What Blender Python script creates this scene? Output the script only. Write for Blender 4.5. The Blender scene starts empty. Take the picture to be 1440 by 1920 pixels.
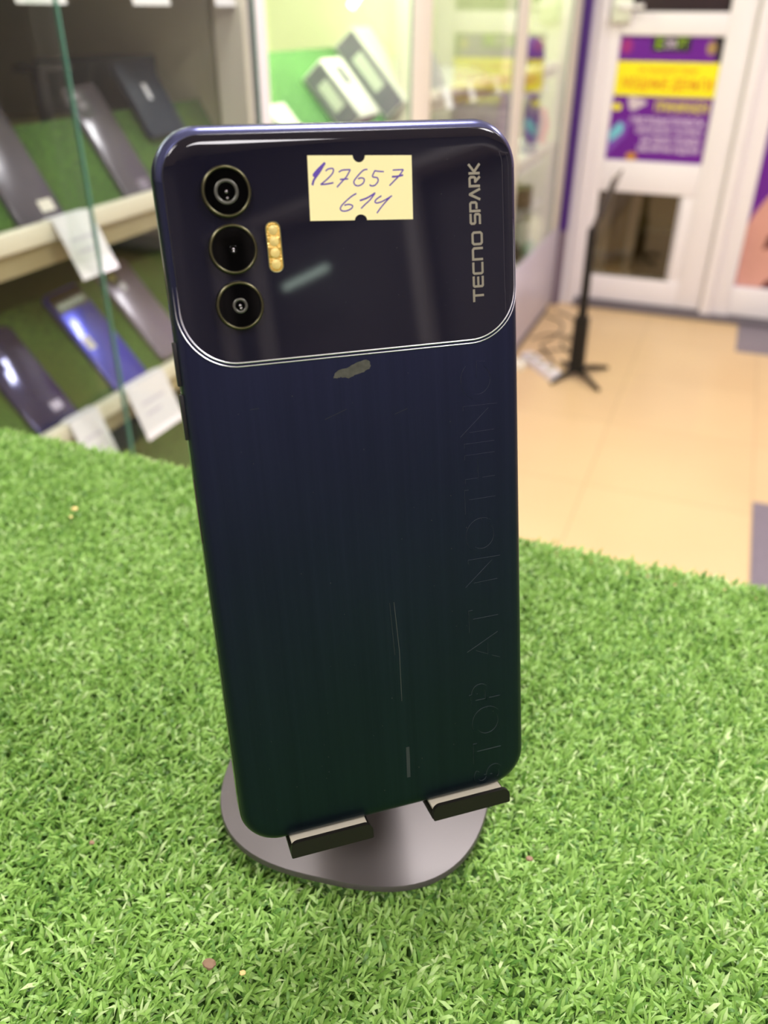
import bpy, bmesh, math, random
import numpy as np
from mathutils import Vector, Matrix
random.seed(7); rng = np.random.default_rng(11)
S = bpy.context.scene
COL = S.collection
PI = math.pi

# ------------------------------------------------------------------ camera
FPX = 1552.0; HC = 1.163
PITCH, ROLL, HEAD = math.radians(31.2), math.radians(-0.35), math.radians(-21.6)
_F = Vector((math.sin(HEAD), math.cos(HEAD), 0)); _R = Vector((math.cos(HEAD), -math.sin(HEAD), 0)); _Z = Vector((0, 0, 1))
_fwd = _F*math.cos(PITCH) - _Z*math.sin(PITCH); _dn = -_F*math.sin(PITCH) - _Z*math.cos(PITCH)
CX_ = _R*math.cos(ROLL) + _dn*math.sin(ROLL); CY_ = -_R*math.sin(ROLL) + _dn*math.cos(ROLL)
CAM = Vector((0, 0, HC))
cd = bpy.data.cameras.new('camera'); cam = bpy.data.objects.new('camera', cd); COL.objects.link(cam)
m = Matrix((CX_, -CY_, -_fwd)).transposed().to_4x4(); m.translation = CAM; cam.matrix_world = m
cd.sensor_fit = 'VERTICAL'; cd.sensor_height = 36; cd.sensor_width = 27
cd.lens = FPX/1920*36
cd.clip_start = 0.01; cd.clip_end = 50
cd.dof.use_dof = True; cd.dof.focus_distance = 0.198; cd.dof.aperture_fstop = 12.5
S.camera = cam

def at(px, py, ax, v):
    """a point of the photographed place on the plane axis=v"""
    d = CX_*((px-720)/FPX) + CY_*((py-960)/FPX) + _fwd
    return CAM + d*((v-CAM[ax])/d[ax])

# ------------------------------------------------------------------ world, exposure
w = bpy.data.worlds.new('world'); S.world = w; w.use_nodes = True
w.node_tree.nodes['Background'].inputs[0].default_value = (0.8, 0.85, 1, 1)
w.node_tree.nodes['Background'].inputs[1].default_value = 0.3
S.view_settings.view_transform = 'Standard'; S.view_settings.look = 'None'
S.view_settings.gamma = 1; S.view_settings.use_curve_mapping = False
S.view_settings.exposure = 0.0
S.cycles.max_bounces = 8; S.cycles.transparent_max_bounces = 16

def area(name, loc, rot, sx, sy, power, col=(1, 1, 1)):
    l = bpy.data.lights.new(name, 'AREA'); l.shape = 'RECTANGLE'; l.size = sx; l.size_y = sy
    l.energy = power; l.color = col
    o = bpy.data.objects.new(name, l); COL.objects.link(o); o.location = loc; o.rotation_euler = rot
    return o
# the ceiling's LED panels: (x, y, power)
PANELS = [(-0.15, 0.9, 34), (1.5, 0.2, 30), (0.9, 2.6, 36), (-0.1, -1.3, 26), (1.9, -1.6, 14)]
for (x, y, p) in PANELS:
    area('panel_light', (x, y, 2.63), (0, 0, 0), 0.56, 0.56, p, (1.0, 0.95, 0.97))
# LED tubes inside the lit display cabinets: (x, y0, y1, z, power)
CAB_TUBES = [(-0.78, 1.35, 1.85, 1.42, 3.6), (-0.78, 2.05, 2.70, 1.42, 3.2), (-0.78, 2.98, 3.60, 1.42, 4.2), (-0.86, 3.0, 3.6, 0.80, 1.6)]
for (x, y0, y1, z, p) in CAB_TUBES:
    area('tube_light', (x, (y0+y1)/2, z-0.012), (0, math.radians(-12), 0), 0.02, y1-y0, p, (0.93, 1.0, 0.66))
area('tube_light', (-0.80, 0.65, 1.40), (0, math.radians(-10), 0), 0.02, 0.8, 2.5, (0.95, 1.0, 0.85))

area('hall_fill_light', (0.0, 4.3, 2.3), (0, 0, 0), 0.3, 0.3, 9, (1.0, 0.93, 0.75))  # added unseen lamp that brightens the hallway behind the low pane

# ------------------------------------------------------------------ materials
def lin(r, g, b):
    f = lambda c: (c/255/12.92) if c/255 <= 0.04045 else ((c/255+0.055)/1.055)**2.4
    return (f(r), f(g), f(b))
def mat(name, col, rough=0.5, metal=0.0, noise=0.0, nscale=40, bump=0.0, bscale=200, coat=0.0, emit=None, es=1.0, spec=0.5, trans=0.0):
    m = bpy.data.materials.new(name); m.use_nodes = True; nt = m.node_tree; b = nt.nodes['Principled BSDF']
    b.inputs['Base Color'].default_value = (*col, 1); b.inputs['Roughness'].default_value = rough
    b.inputs['Metallic'].default_value = metal; b.inputs['Coat Weight'].default_value = coat
    b.inputs['Specular IOR Level'].default_value = spec
    if coat: b.inputs['Coat Roughness'].default_value = 0.03
    if emit: b.inputs['Emission Color'].default_value = (*emit, 1); b.inputs['Emission Strength'].default_value = es
    tc = nt.nodes.new('ShaderNodeTexCoord')
    if noise:
        n = nt.nodes.new('ShaderNodeTexNoise'); n.inputs['Scale'].default_value = nscale; n.inputs['Detail'].default_value = 4
        nt.links.new(tc.outputs['Object'], n.inputs['Vector'])
        mx = nt.nodes.new('ShaderNodeMix'); mx.data_type = 'RGBA'
        mx.inputs['A'].default_value = (*[c*(1-noise) for c in col], 1); mx.inputs['B'].default_value = (*[min(1, c*(1+noise)) for c in col], 1)
        nt.links.new(n.outputs['Fac'], mx.inputs['Factor']); nt.links.new(mx.outputs['Result'], b.inputs['Base Color'])
    if bump:
        n = nt.nodes.new('ShaderNodeTexNoise'); n.inputs['Scale'].default_value = bscale
        nt.links.new(tc.outputs['Object'], n.inputs['Vector'])
        bp = nt.nodes.new('ShaderNodeBump'); bp.inputs['Strength'].default_value = bump; bp.inputs['Distance'].default_value = 0.001
        nt.links.new(n.outputs['Fac'], bp.inputs['Height']); nt.links.new(bp.outputs['Normal'], b.inputs['Normal'])
    return m
def glass(name, tint, f0=0.06, gl=(1, 1, 1)):
    """a thin pane: what it does not reflect passes straight through"""
    m = bpy.data.materials.new(name); m.use_nodes = True; nt = m.node_tree; nt.nodes.clear()
    o = nt.nodes.new('ShaderNodeOutputMaterial'); t = nt.nodes.new('ShaderNodeBsdfTransparent'); g = nt.nodes.new('ShaderNodeBsdfGlossy')
    lw = nt.nodes.new('ShaderNodeLayerWeight'); lw.inputs['Blend'].default_value = 0.5; pw_ = nt.nodes.new('ShaderNodeMath'); pw_.operation = 'POWER'; pw_.inputs[1].default_value = 4.5
    ma = nt.nodes.new('ShaderNodeMath'); ma.operation = 'MULTIPLY_ADD'; ma.inputs[1].default_value = 1-f0; ma.inputs[2].default_value = f0
    mx = nt.nodes.new('ShaderNodeMixShader')
    t.inputs[0].default_value = (*tint, 1); g.inputs['Roughness'].default_value = 0.02; g.inputs['Color'].default_value = (*gl, 1)
    nt.links.new(lw.outputs['Facing'], pw_.inputs[0]); nt.links.new(pw_.outputs[0], ma.inputs[0]); nt.links.new(ma.outputs[0], mx.inputs[0])
    nt.links.new(t.outputs[0], mx.inputs[1]); nt.links.new(g.outputs[0], mx.inputs[2]); nt.links.new(mx.outputs[0], o.inputs[0])
    return m

M_pvc = mat('white_pvc', (0.80, 0.76, 0.78), 0.35, noise=0.04, nscale=3)
M_pvc2 = mat('cream_profile', (0.78, 0.74, 0.62), 0.4, noise=0.05, nscale=5)
M_apron = mat('cabinet_laminate', (0.62, 0.57, 0.66), 0.35, noise=0.06, nscale=4)
M_gap = mat('dark_joint', (0.10, 0.08, 0.10), 0.6, noise=0.2)
M_purple_trim = mat('purple_trim', lin(70, 32, 120), 0.4, noise=0.1)
M_wall = mat('wall_paint', (0.62, 0.60, 0.58), 0.8, noise=0.06, nscale=6, bump=0.2)
M_wall_dim = mat('grey_wall_paint', (0.30, 0.28, 0.31), 0.8, noise=0.15, nscale=2, bump=0.2)
M_ceil = mat('ceiling_paint', (0.78, 0.77, 0.76), 0.9, noise=0.03, bump=0.3)
M_partition = mat('partition_laminate', (0.44, 0.42, 0.29), 0.12, noise=0.35, nscale=5)
M_backwall = mat('cabinet_back_laminate', (0.62, 0.60, 0.50), 0.3, noise=0.2, nscale=6)
M_creampanel = mat('cream_laminate', (0.80, 0.84, 0.55), 0.35, noise=0.05, nscale=5)
M_greypanel = mat('grey_laminate', (0.42, 0.43, 0.42), 0.25, noise=0.15, nscale=5)
M_rail = mat('cream_rail', (0.80, 0.76, 0.62), 0.4, noise=0.05)
M_rail_d = mat('beige_board_edge', (0.42, 0.37, 0.22), 0.6, noise=0.1)
M_paper = mat('white_paper', (0.82, 0.80, 0.84), 0.7, noise=0.04, nscale=60)
M_glass = glass('cabinet_glass', (0.95, 0.97, 0.95), 0.012)
M_glass_edge = mat('green_glass_edge', (0.10, 0.28, 0.20), 0.15)
M_black = mat('black_plastic', (0.012, 0.012, 0.012), 0.35, noise=0.3)
M_blackmetal = mat('black_powder_coat', (0.008, 0.007, 0.005), 0.5, noise=0.2, spec=0.3)
M_tube = mat('lit_tube', (1, 1, 1), 0.5, emit=(0.93, 1, 0.75), es=5)
M_panel = mat('lit_panel', (1, 1, 1), 0.5, emit=(1, 0.96, 0.98), es=7)

def turf_flat(name, a, b, c, scale):
    m = bpy.data.materials.new(name); m.use_nodes = True; nt = m.node_tree; p = nt.nodes['Principled BSDF']
    tc = nt.nodes.new('ShaderNodeTexCoord'); n = nt.nodes.new('ShaderNodeTexNoise'); n.inputs['Scale'].default_value = scale; n.inputs['Detail'].default_value = 8
    n2 = nt.nodes.new('ShaderNodeTexNoise'); n2.inputs['Scale'].default_value = 9
    nt.links.new(tc.outputs['Object'], n.inputs['Vector']); nt.links.new(tc.outputs['Object'], n2.inputs['Vector'])
    r = nt.nodes.new('ShaderNodeValToRGB'); r.color_ramp.elements[0].position = 0.35; r.color_ramp.elements[1].position = 0.68
    r.color_ramp.elements[0].color = (*a, 1); r.color_ramp.elements[1].color = (*b, 1)
    mx = nt.nodes.new('ShaderNodeMix'); mx.data_type = 'RGBA'; mx.inputs['B'].default_value = (*c, 1)
    mr = nt.nodes.new('ShaderNodeMapRange'); mr.inputs[1].default_value = 0.5; mr.inputs[2].default_value = 0.75; mr.inputs[4].default_value = 0.8
    nt.links.new(n.outputs['Fac'], r.inputs['Fac']); nt.links.new(n2.outputs['Fac'], mr.inputs[0])
    nt.links.new(mr.outputs[0], mx.inputs['Factor']); nt.links.new(r.outputs['Color'], mx.inputs['A']); nt.links.new(mx.outputs['Result'], p.inputs['Base Color'])
    p.inputs['Roughness'].default_value = 0.8
    bp = nt.nodes.new('ShaderNodeBump'); bp.inputs['Strength'].default_value = 1; bp.inputs['Distance'].default_value = 0.004
    nt.links.new(n.outputs['Fac'], bp.inputs['Height']); nt.links.new(bp.outputs['Normal'], p.inputs['Normal'])
    return m
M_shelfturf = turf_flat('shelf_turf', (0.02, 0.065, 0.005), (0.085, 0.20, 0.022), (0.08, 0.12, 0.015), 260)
M_turf_lit = turf_flat('shelf_turf_lit', (0.08, 0.24, 0.055), (0.16, 0.38, 0.11), (0.15, 0.34, 0.09), 200)  # brighter copy of the shelf turf, cabinet light put into its colour
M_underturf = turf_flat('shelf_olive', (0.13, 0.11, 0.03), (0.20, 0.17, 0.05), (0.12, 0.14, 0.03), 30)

# ------------------------------------------------------------------ building helpers
def tag(o, label=None, cat=None, group=None, kind=None):
    if label: o['label'] = label
    if cat: o['category'] = cat
    if group: o['group'] = group
    if kind: o['kind'] = kind
    return o
def empty(name, loc, label, cat, group=None, mtx=None):
    o = bpy.data.objects.new(name, None); COL.objects.link(o); o.empty_display_size = 0.02
    if mtx is not None: o.matrix_world = mtx
    else: o.location = loc
    return tag(o, label, cat, group)
class MB:
    def __init__(s): s.v = []; s.f = []; s.mi = []
    def add(s, vs, fs, mi=0):
        n = len(s.v); s.v += [tuple(p) for p in vs]; s.f += [tuple(i+n for i in f) for f in fs]; s.mi += [mi]*len(fs); return s
    def box(s, x0, x1, y0, y1, z0, z1, mi=0, bev=0.0):
        if bev <= 0:
            vs = [(x0,y0,z0),(x1,y0,z0),(x1,y1,z0),(x0,y1,z0),(x0,y0,z1),(x1,y0,z1),(x1,y1,z1),(x0,y1,z1)]
            return s.add(vs, [(0,3,2,1),(4,5,6,7),(0,1,5,4),(1,2,6,5),(2,3,7,6),(3,0,4,7)], mi)
        bm = bmesh.new(); bmesh.ops.create_cube(bm, size=1)
        for v in bm.verts: v.co = Vector(((x0+x1)/2+v.co.x*(x1-x0), (y0+y1)/2+v.co.y*(y1-y0), (z0+z1)/2+v.co.z*(z1-z0)))
        bmesh.ops.bevel(bm, geom=list(bm.edges), offset=bev, segments=3, affect='EDGES', profile=0.5)
        s.bm(bm, mi); return s
    def bm(s, bm, mi=0):
        bm.verts.ensure_lookup_table(); bm.verts.index_update()
        s.add([v.co.copy() for v in bm.verts], [[v.index for v in f.verts] for f in bm.faces], mi); bm.free(); return s
    def loft(s, rings, cap0=True, cap1=True, mi=0):
        n = len(rings[0]); vs = [p for r in rings for p in r]; fs = []
        for k in range(len(rings)-1):
            for i in range(n):
                j = (i+1) % n; fs.append((k*n+i, k*n+j, (k+1)*n+j, (k+1)*n+i))
        if cap0: fs.append(tuple(range(n-1, -1, -1)))
        if cap1: fs.append(tuple((len(rings)-1)*n+i for i in range(n)))
        return s.add(vs, fs, mi)
    def tube(s, pts, r, seg=10, mi=0, flat=1.0):
        pts = [Vector(p) for p in pts]; rings = []; prev = None
        for i, p in enumerate(pts):
            t = (pts[min(i+1, len(pts)-1)]-pts[max(i-1, 0)]).normalized()
            a = t.orthogonal().normalized() if prev is None else (prev-t*prev.dot(t)).normalized()
            prev = a; b = t.cross(a); rr = r[i] if hasattr(r, '__len__') else r
            rings.append([p+(a*math.cos(2*PI*k/seg)+b*math.sin(2*PI*k/seg)*flat)*rr for k in range(seg)])
        return s.loft(rings, mi=mi)
    def lathe(s, prof, c=(0, 0, 0), seg=48, mi=0, close=True):
        rings = [[(c[0]+r*math.cos(2*PI*k/seg), c[1]+r*math.sin(2*PI*k/seg), c[2]+z) for k in range(seg)] for r, z in prof]
        return s.loft(rings, close, close, mi)
    def prism(s, poly, z0, z1, mi=0):
        return s.loft([[(x, y, z0) for x, y in poly], [(x, y, z1) for x, y in poly]], mi=mi)
    def build(s, name, mats, parent=None, smooth=True, angle=35):
        me = bpy.data.meshes.new(name)
        vs = s.v
        root = parent
        while root is not None and root.parent is not None: root = root.parent
        if root is not None and root.get('_world', 0):
            L = root.location; vs = [(x-L.x, y-L.y, z-L.z) for x, y, z in vs]
        me.from_pydata(vs, [], s.f)
        if not isinstance(mats, (list, tuple)): mats = [mats]
        for m_ in mats: me.materials.append(m_)
        me.polygons.foreach_set('material_index', s.mi)
        if smooth:
            me.polygons.foreach_set('use_smooth', [True]*len(me.polygons)); me.set_sharp_from_angle(angle=math.radians(angle))
        me.update()
        o = bpy.data.objects.new(name, me); COL.objects.link(o)
        if parent is not None: o.parent = parent
        return o
def group_world(name, loc, label, cat, group=None):
    o = empty(name, loc, label, cat, group); o['_world'] = 1; return o
def struct(name, mb, mats, smooth=False):
    o = mb.build(name, mats, smooth=smooth); o['kind'] = 'structure'; return o
def rrect(x0, x1, y0, y1, r, n=10):
    rs = r if hasattr(r, '__len__') else [r]*4      # bl, br, tr, tl
    pts = []
    for (cx, cy, a0, rr) in ((x0+rs[0], y0+rs[0], PI, rs[0]), (x1-rs[1], y0+rs[1], 1.5*PI, rs[1]), (x1-rs[2], y1-rs[2], 0, rs[2]), (x0+rs[3], y1-rs[3], PI/2, rs[3])):
        for k in range(n+1):
            a = a0+PI/2*k/n; pts.append((cx+rr*math.cos(a), cy+rr*math.sin(a)))
    return pts
def smoothline(pts, n=8):
    P = [Vector(p).to_3d() for p in pts]; P = [P[0]]+P+[P[-1]]; out = []
    for i in range(1, len(P)-2):
        for k in range(n):
            t = k/n; a, b, c, d = P[i-1], P[i], P[i+1], P[i+2]
            out.append(0.5*((2*b)+(c-a)*t+(2*a-5*b+4*c-d)*t*t+(3*b-a-3*c+d)*t*t*t))
    out.append(P[-2]); return out
def ribbon(mb, pts, w, z, th=0.0, mi=0, mside=None):
    """flat stroke with mitred joins on the xy plane"""
    P = [Vector((p[0], p[1])) for p in pts]; n = len(P); L = []; R_ = []
    for i in range(n):
        d0 = (P[i]-P[i-1]).normalized() if i else (P[1]-P[0]).normalized()
        d1 = (P[i+1]-P[i]).normalized() if i < n-1 else d0
        t = d0+d1; t = t.normalized() if t.length > 1e-6 else d1
        nn = Vector((-t.y, t.x)); k = 1/max(0.45, nn.dot(Vector((-d1.y, d1.x))))
        ww = (w[i] if hasattr(w, '__len__') else w)/2*k
        L.append(P[i]+nn*ww); R_.append(P[i]-nn*ww)
    vs = [(p.x, p.y, z) for p in L]+[(p.x, p.y, z) for p in R_]
    fs = [(i, n+i, n+i+1, i+1) for i in range(n-1)]
    if th:
        m_ = len(vs); vs += [(x, y, z-th) for x, y, _ in vs]
        for i in range(n-1):
            fs += [(m_+i, m_+i+1, m_+n+i+1, m_+n+i), (i, i+1, m_+i+1, m_+i), (n+i+1, n+i, m_+n+i, m_+n+i+1)]
        fs += [(0, m_, m_+n, n), (n-1, 2*n-1, m_+2*n-1, m_+n-1)]
    mb.add(vs, fs, mi)
    if mside is not None:
        for k in range(len(fs)):
            if k >= n-1: mb.mi[len(mb.mi)-len(fs)+k] = mside
def text_mesh(name, s, size, material, parent, mtx, width=None, height=None, extrude=0.0, align='LEFT', bevel=0.0, offset=0.0):
    cu = bpy.data.curves.new(name, 'FONT'); cu.body = s; cu.size = 1; cu.align_x = align; cu.resolution_u = 6
    tmp = bpy.data.objects.new(name, cu); COL.objects.link(tmp)
    bpy.context.view_layer.update()
    me0 = bpy.data.meshes.new_from_object(tmp.evaluated_get(bpy.context.evaluated_depsgraph_get()))
    xs = [v.co.x for v in me0.vertices]; ys = [v.co.y for v in me0.vertices]
    sx = (width/(max(xs)-min(xs))) if width else size; sy = (height/(max(ys)-min(ys))) if height else (sx if width else size)
    bpy.data.meshes.remove(me0)
    cu.extrude = extrude/sx if extrude else 0; cu.offset = offset
    bpy.context.view_layer.update()
    me = bpy.data.meshes.new_from_object(tmp.evaluated_get(bpy.context.evaluated_depsgraph_get()))
    x0, y0 = min(xs), min(ys)
    me.transform(Matrix.Diagonal((sx, sy, sx, 1)) @ Matrix.Translation((-x0 if align == 'LEFT' else 0, -y0, 0)))
    me.transform(mtx); me.materials.clear(); me.materials.append(material); me.name = name
    COL.objects.unlink(tmp); bpy.data.objects.remove(tmp); bpy.data.curves.remove(cu)
    o = bpy.data.objects.new(name, me); COL.objects.link(o)
    if parent is not None: o.parent = parent
    return o

# ================================================================== THE ROOM
XW, YD = -0.68, 3.86          # cabinet fronts, door wall
m_floor = bpy.data.materials.new('beige_floor_tiles'); m_floor.use_nodes = True
nt = m_floor.node_tree; p = nt.nodes['Principled BSDF']; tc = nt.nodes.new('ShaderNodeTexCoord')
br = nt.nodes.new('ShaderNodeTexBrick'); br.offset = 0; br.inputs['Scale'].default_value = 1
br.inputs['Brick Width'].default_value = 0.45; br.inputs['Row Height'].default_value = 0.45; br.inputs['Mortar Size'].default_value = 0.003
br.inputs['Color1'].default_value = (0.71, 0.51, 0.275, 1); br.inputs['Color2'].default_value = (0.74, 0.54, 0.295, 1); br.inputs['Mortar'].default_value = (0.60, 0.43, 0.23, 1)
mp = nt.nodes.new('ShaderNodeMapping'); mp.inputs['Location'].default_value = (0.23, 0.10, 0)
nt.links.new(tc.outputs['Object'], mp.inputs[0]); nt.links.new(mp.outputs[0], br.inputs['Vector'])
nz = nt.nodes.new('ShaderNodeTexNoise'); nz.inputs['Scale'].default_value = 2.5; nt.links.new(tc.outputs['Object'], nz.inputs['Vector'])
mx = nt.nodes.new('ShaderNodeMix'); mx.data_type = 'RGBA'; mx.blend_type = 'MULTIPLY'; mx.inputs['B'].default_value = (0.86, 0.82, 0.80, 1)
nt.links.new(nz.outputs['Fac'], mx.inputs['Factor']); nt.links.new(br.outputs['Color'], mx.inputs['A']); nt.links.new(mx.outputs['Result'], p.inputs['Base Color'])
p.inputs['Roughness'].default_value = 0.35
M_darktile = mat('grey_floor_tile', (0.20, 0.17, 0.20), 0.4, noise=0.12, nscale=30)
fl = MB(); fl.box(-1.3, 3.0, -2.8, 4.6, -0.05, 0)
c0 = at(1411, 941, 2, 0.0); c1 = at(1399, 592, 2, 0); c2 = at(1402, 662, 2, 0)
fl.box(c0.x, c0.x+0.36, c0.y-0.45, c0.y, 0, 0.0015, 1); fl.box(c1.x-0.03, c1.x+0.4, c2.y, YD-0.02, 0, 0.0015, 1)
struct('floor', fl, [m_floor, M_darktile])
struct('ceiling', MB().box(-1.3, 3.0, -2.8, 4.6, 2.65, 2.7), M_ceil)
struct('wall_left', MB().box(-1.3, -1.2, -2.8, 4.6, 0, 2.65), M_wall)
struct('wall_right', MB().box(3.0, 3.1, -2.8, 4.6, 0, 2.65), M_wall_dim)
struct('wall_front', MB().box(-1.3, 3.0, -2.9, -2.8, 0, 2.65), M_wall_dim)
# corridor beyond the door
M_hall = mat('hallway_paint', (0.30, 0.25, 0.11), 0.8, noise=0.15, nscale=3)
M_hallfloor = mat('hallway_floor', (0.12, 0.10, 0.06), 0.5, noise=0.2)
hb = MB(); hb.box(-1.3, 3.0, 4.6, 4.7, 0, 2.65)
struct('wall_back', hb, M_hall)

# ---- door wall: fixed white frame with openings, leaf with poster panel and a low pane
# frame posts
fr = MB()
YF = YD
fr.box(-0.62, -0.585, YF-0.012, YF+0.09, 0, 2.1, bev=0.004)            # left jamb
fr.box(-0.69, -0.615, YF+0.0, YF+0.10, 0, 2.65)                        # infill to cabinet
fr.box(-0.035, 0.012, YF-0.022, YF+0.09, 0, 2.65, bev=0.005)            # right jamb
fr.box(0.012, 0.085, YF-0.005, YF+0.09, 0, 2.65, bev=0.004)
fr.box(-0.62, -0.035, YF-0.01, YF+0.09, 2.1, 2.65)
fr.box(0.085, 3.0, YF, YF+0.09, 0.03, 0.150, bev=0.004)                      # rail under the big poster
fr.box(0.085, 3.0, YF, YF+0.09, 2.1, 2.65)
fr.box(1.05, 1.15, YF, YF+0.09, 0.15, 2.1, bev=0.004)
fr.box(2.0, 3.0, YF, YF+0.09, 0.15, 2.1)
fr.box(1.15, 2.0, YF+0.04, YF+0.05, 0.15, 2.1)
struct('trim_1', fr, M_pvc, smooth=True)
struct('trim_2', MB().box(-0.585, 3.0, YF-0.035, YF+0.06, 0, 0.028, bev=0.004), mat('grey_threshold', (0.16, 0.14, 0.16), 0.4, metal=0.3))
struct('baseboard_left', MB().box(XW-0.012, XW+0.004, 0.7, 3.70, 0, 0.02), M_gap)

# door leaf (window_1 above, low pane below, poster panel between)
x0, x1 = -0.585, -0.037
dl = MB(); yf, yb = YF+0.002, YF+0.055
zt0, zt1 = 0.50, 0.625       # between low pane and poster panel
dl.box(x0, -0.535, yf, yb, 0.034, 2.08, bev=0.004)        # left stile
dl.box(-0.140, x1, yf, yb, 0.034, 2.08, bev=0.004)        # right stile
dl.box(-0.535, -0.140, yf, yb, 0.034, 0.146, bev=0.003)
dl.box(-0.535, -0.140, yf, yb, 0.503, 0.625, bev=0.003)
dl.box(-0.535, -0.140, yf+0.012, yb-0.012, 0.620, 1.09)   # solid panel behind the poster
dl.box(-0.535, -0.140, yf, yb, 1.086, 1.165, bev=0.003)
dl.box(-0.535, -0.140, yf, yb, 1.98, 2.08, bev=0.003)
dl.box(-0.20, -0.14, yf+0.004, yb, 0.14, 0.51, bev=0.003)
door = dl.build('door_1', M_pvc); door['kind'] = 'structure'
M_gasket = mat('black_gasket', (0.02, 0.02, 0.02), 0.6)
gk = MB()
for (a, b, c, d) in ((-0.535, -0.19, 0.146, 0.503),):
    gk.box(a, b, yf+0.002, yf+0.012, c, c+0.004).box(a, b, yf+0.002, yf+0.012, d-0.004, d).box(a, a+0.004, yf+0.002, yf+0.012, c, d).box(b-0.004, b, yf+0.002, yf+0.012, c, d)
gk.box(-0.535, -0.14, yf+0.002, yf+0.012, 1.165, 1.170).box(-0.145, -0.14, yf+0.002, yf+0.012, 1.165, 1.98)
gk.build('gasket', M_gasket, door)
M_pane = glass('door_glass', (0.75, 0.72, 0.62), 0.05)
MB().box(-0.532, -0.195, yf+0.018, yf+0.022, 0.148, 0.501).build('lower_pane', M_pane, door, smooth=False)
M_darkpane = mat('dark_tinted_glass', (0.035, 0.022, 0.024), 0.12)
MB().box(-0.532, -0.143, yf+0.018, yf+0.022, 1.168, 1.978).build('upper_pane', M_darkpane, door, smooth=False)
hd = MB(); hd.box(-0.575, -0.500, yf-0.030, yf-0.0005, 1.128, 1.215, bev=0.006)
lockbox = hd.build('lock_case', mat('pale_lock_case', (0.74, 0.78, 0.66), 0.4), door)
hd = MB(); hd.tube([(-0.545, yf-0.03, 1.18), (-0.545, yf-0.055, 1.18), (-0.535, yf-0.066, 1.18), (-0.45, yf-0.066, 1.182)], 0.008, 12)
hd.build('door_handle', M_pvc, door)
# what stands beyond the low pane: the hallway's inner frame
hf = MB(); hf.box(-0.60, -0.50, 4.05, 4.12, 0, 2.1); hf.box(-0.44, -0.40, 4.3, 4.38, 0, 2.1, bev=0.004)
struct('trim_3', hf, mat('hallway_frame', (0.55, 0.52, 0.50), 0.5, noise=0.1))
struct('trim_4', MB().box(-0.40, 2.0, 4.45, 4.6, 0, 0.22), M_hallfloor)

# purple corner strip at the end of the cabinet row
struct('trim_5', MB().box(-0.705, -0.648, YF-0.045, YF-0.002, 0.33, 2.65, bev=0.003), M_purple_trim, smooth=True)
struct('trim_6', MB().box(-0.69, -0.650, YF-0.045, YF-0.002, 0, 0.33), mat('grey_mauve_strip', (0.20, 0.15, 0.19), 0.5, noise=0.1))

# ---- posters
M_pp = mat('purple_print', lin(100, 8, 140), 0.3, noise=0.12, nscale=8)
M_py = mat('yellow_print', lin(236, 226, 12), 0.35)
M_pr = mat('red_print', lin(214, 92, 12), 0.35)
M_pw = mat('white_print', lin(232, 214, 236), 0.4)
M_pk = mat('black_print', lin(28, 22, 30), 0.35)
M_pg = mat('green_print', lin(150, 190, 20), 0.35)
PX0, PX1, PZ0, PZ1 = -0.531, -0.140, 0.629, 1.084
post = group_world('wall_poster', (-0.335, YF+0.0135, PZ0), 'purple and yellow advertising poster fixed in the middle panel of the white door', 'poster')
YP = YF+0.0135
MB().box(PX0, PX1, YP-0.0015, YP, PZ0, PZ1).build('sheet', M_pp, post, smooth=False)
def P_(u, v): return (PX0+u*(PX1-PX0), PZ1-v*(PZ1-PZ0))     # u right, v down, 0..1
def flatshape(poly, lift, name, m_, parent):
    mb = MB(); ys = (YP-0.0015-lift, YP-0.0015)
    mb.loft([[(x, ys[0], z) for x, z in poly], [(x, ys[1], z) for x, z in poly]])
    return mb.build(name, m_, parent, smooth=False)
def quad(u0, v0, u1, v1): return [P_(u0, v0), P_(u1, v0), P_(u1, v1), P_(u0, v1)]
flatshape(quad(0.0, 0.195, 1.0, 0.465), 0.0004, 'yellow_banner', M_py, post)
flatshape(quad(0.315, 0.0, 0.69, 0.115), 0.0004, 'logo_plate', M_pk, post)
flatshape([P_(0.90, 0), P_(1, 0), P_(1, 0.19), P_(0.95, 0.19)], 0.0003, 'dark_corner', M_pk, post)
def ptext(name, s, u0, v0, u1, v1, m_, lift=0.0009):
    x_, z_ = P_(u0, v1); W = (u1-u0)*(PX1-PX0); H = (v1-v0)*(PZ1-PZ0)
    L = post.location
    mt = Matrix.Translation((x_-L.x, YP-0.0015-lift-L.y, z_-L.z)) @ Matrix.Rotation(PI/2, 4, 'X')
    return text_mesh(name, s, 1, m_, post, mt, width=W, height=H, extrude=0.0002, offset=0.012)
ptext('logo_letter', 'Е', 0.36, 0.015, 0.42, 0.095, M_pg); ptext('logo_letter', 'СМА', 0.44, 0.02, 0.55, 0.09, M_pw); ptext('logo_letter', 'РТ', 0.565, 0.015, 0.655, 0.095, M_pg)
ptext('poster_line', 'ЗА МОЩНЫЙ ТОВАР', 0.22, 0.235, 0.80, 0.285, M_pr)
ptext('poster_line', 'МОЩНЫЕ ДЕНЬГИ', 0.07, 0.32, 0.96, 0.425, M_pr)
ptext('poster_line', 'ПРИНИМАЕМ', 0.44, 0.505, 0.96, 0.585, M_py)
for i, (s, u) in enumerate((('ЭЛЕКТРОИНСТРУМЕНТЫ', 0.20), ('ЦИФРОВУЮ ТЕХНИКУ', 0.28), ('БЫТОВУЮ ТЕХНИКУ', 0.35), ('ЮВЕЛИРНЫЕ ИЗДЕЛИЯ', 0.32))):
    ptext('poster_line', s, u, 0.635+i*0.077, 0.95, 0.695+i*0.077, M_pw)
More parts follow.
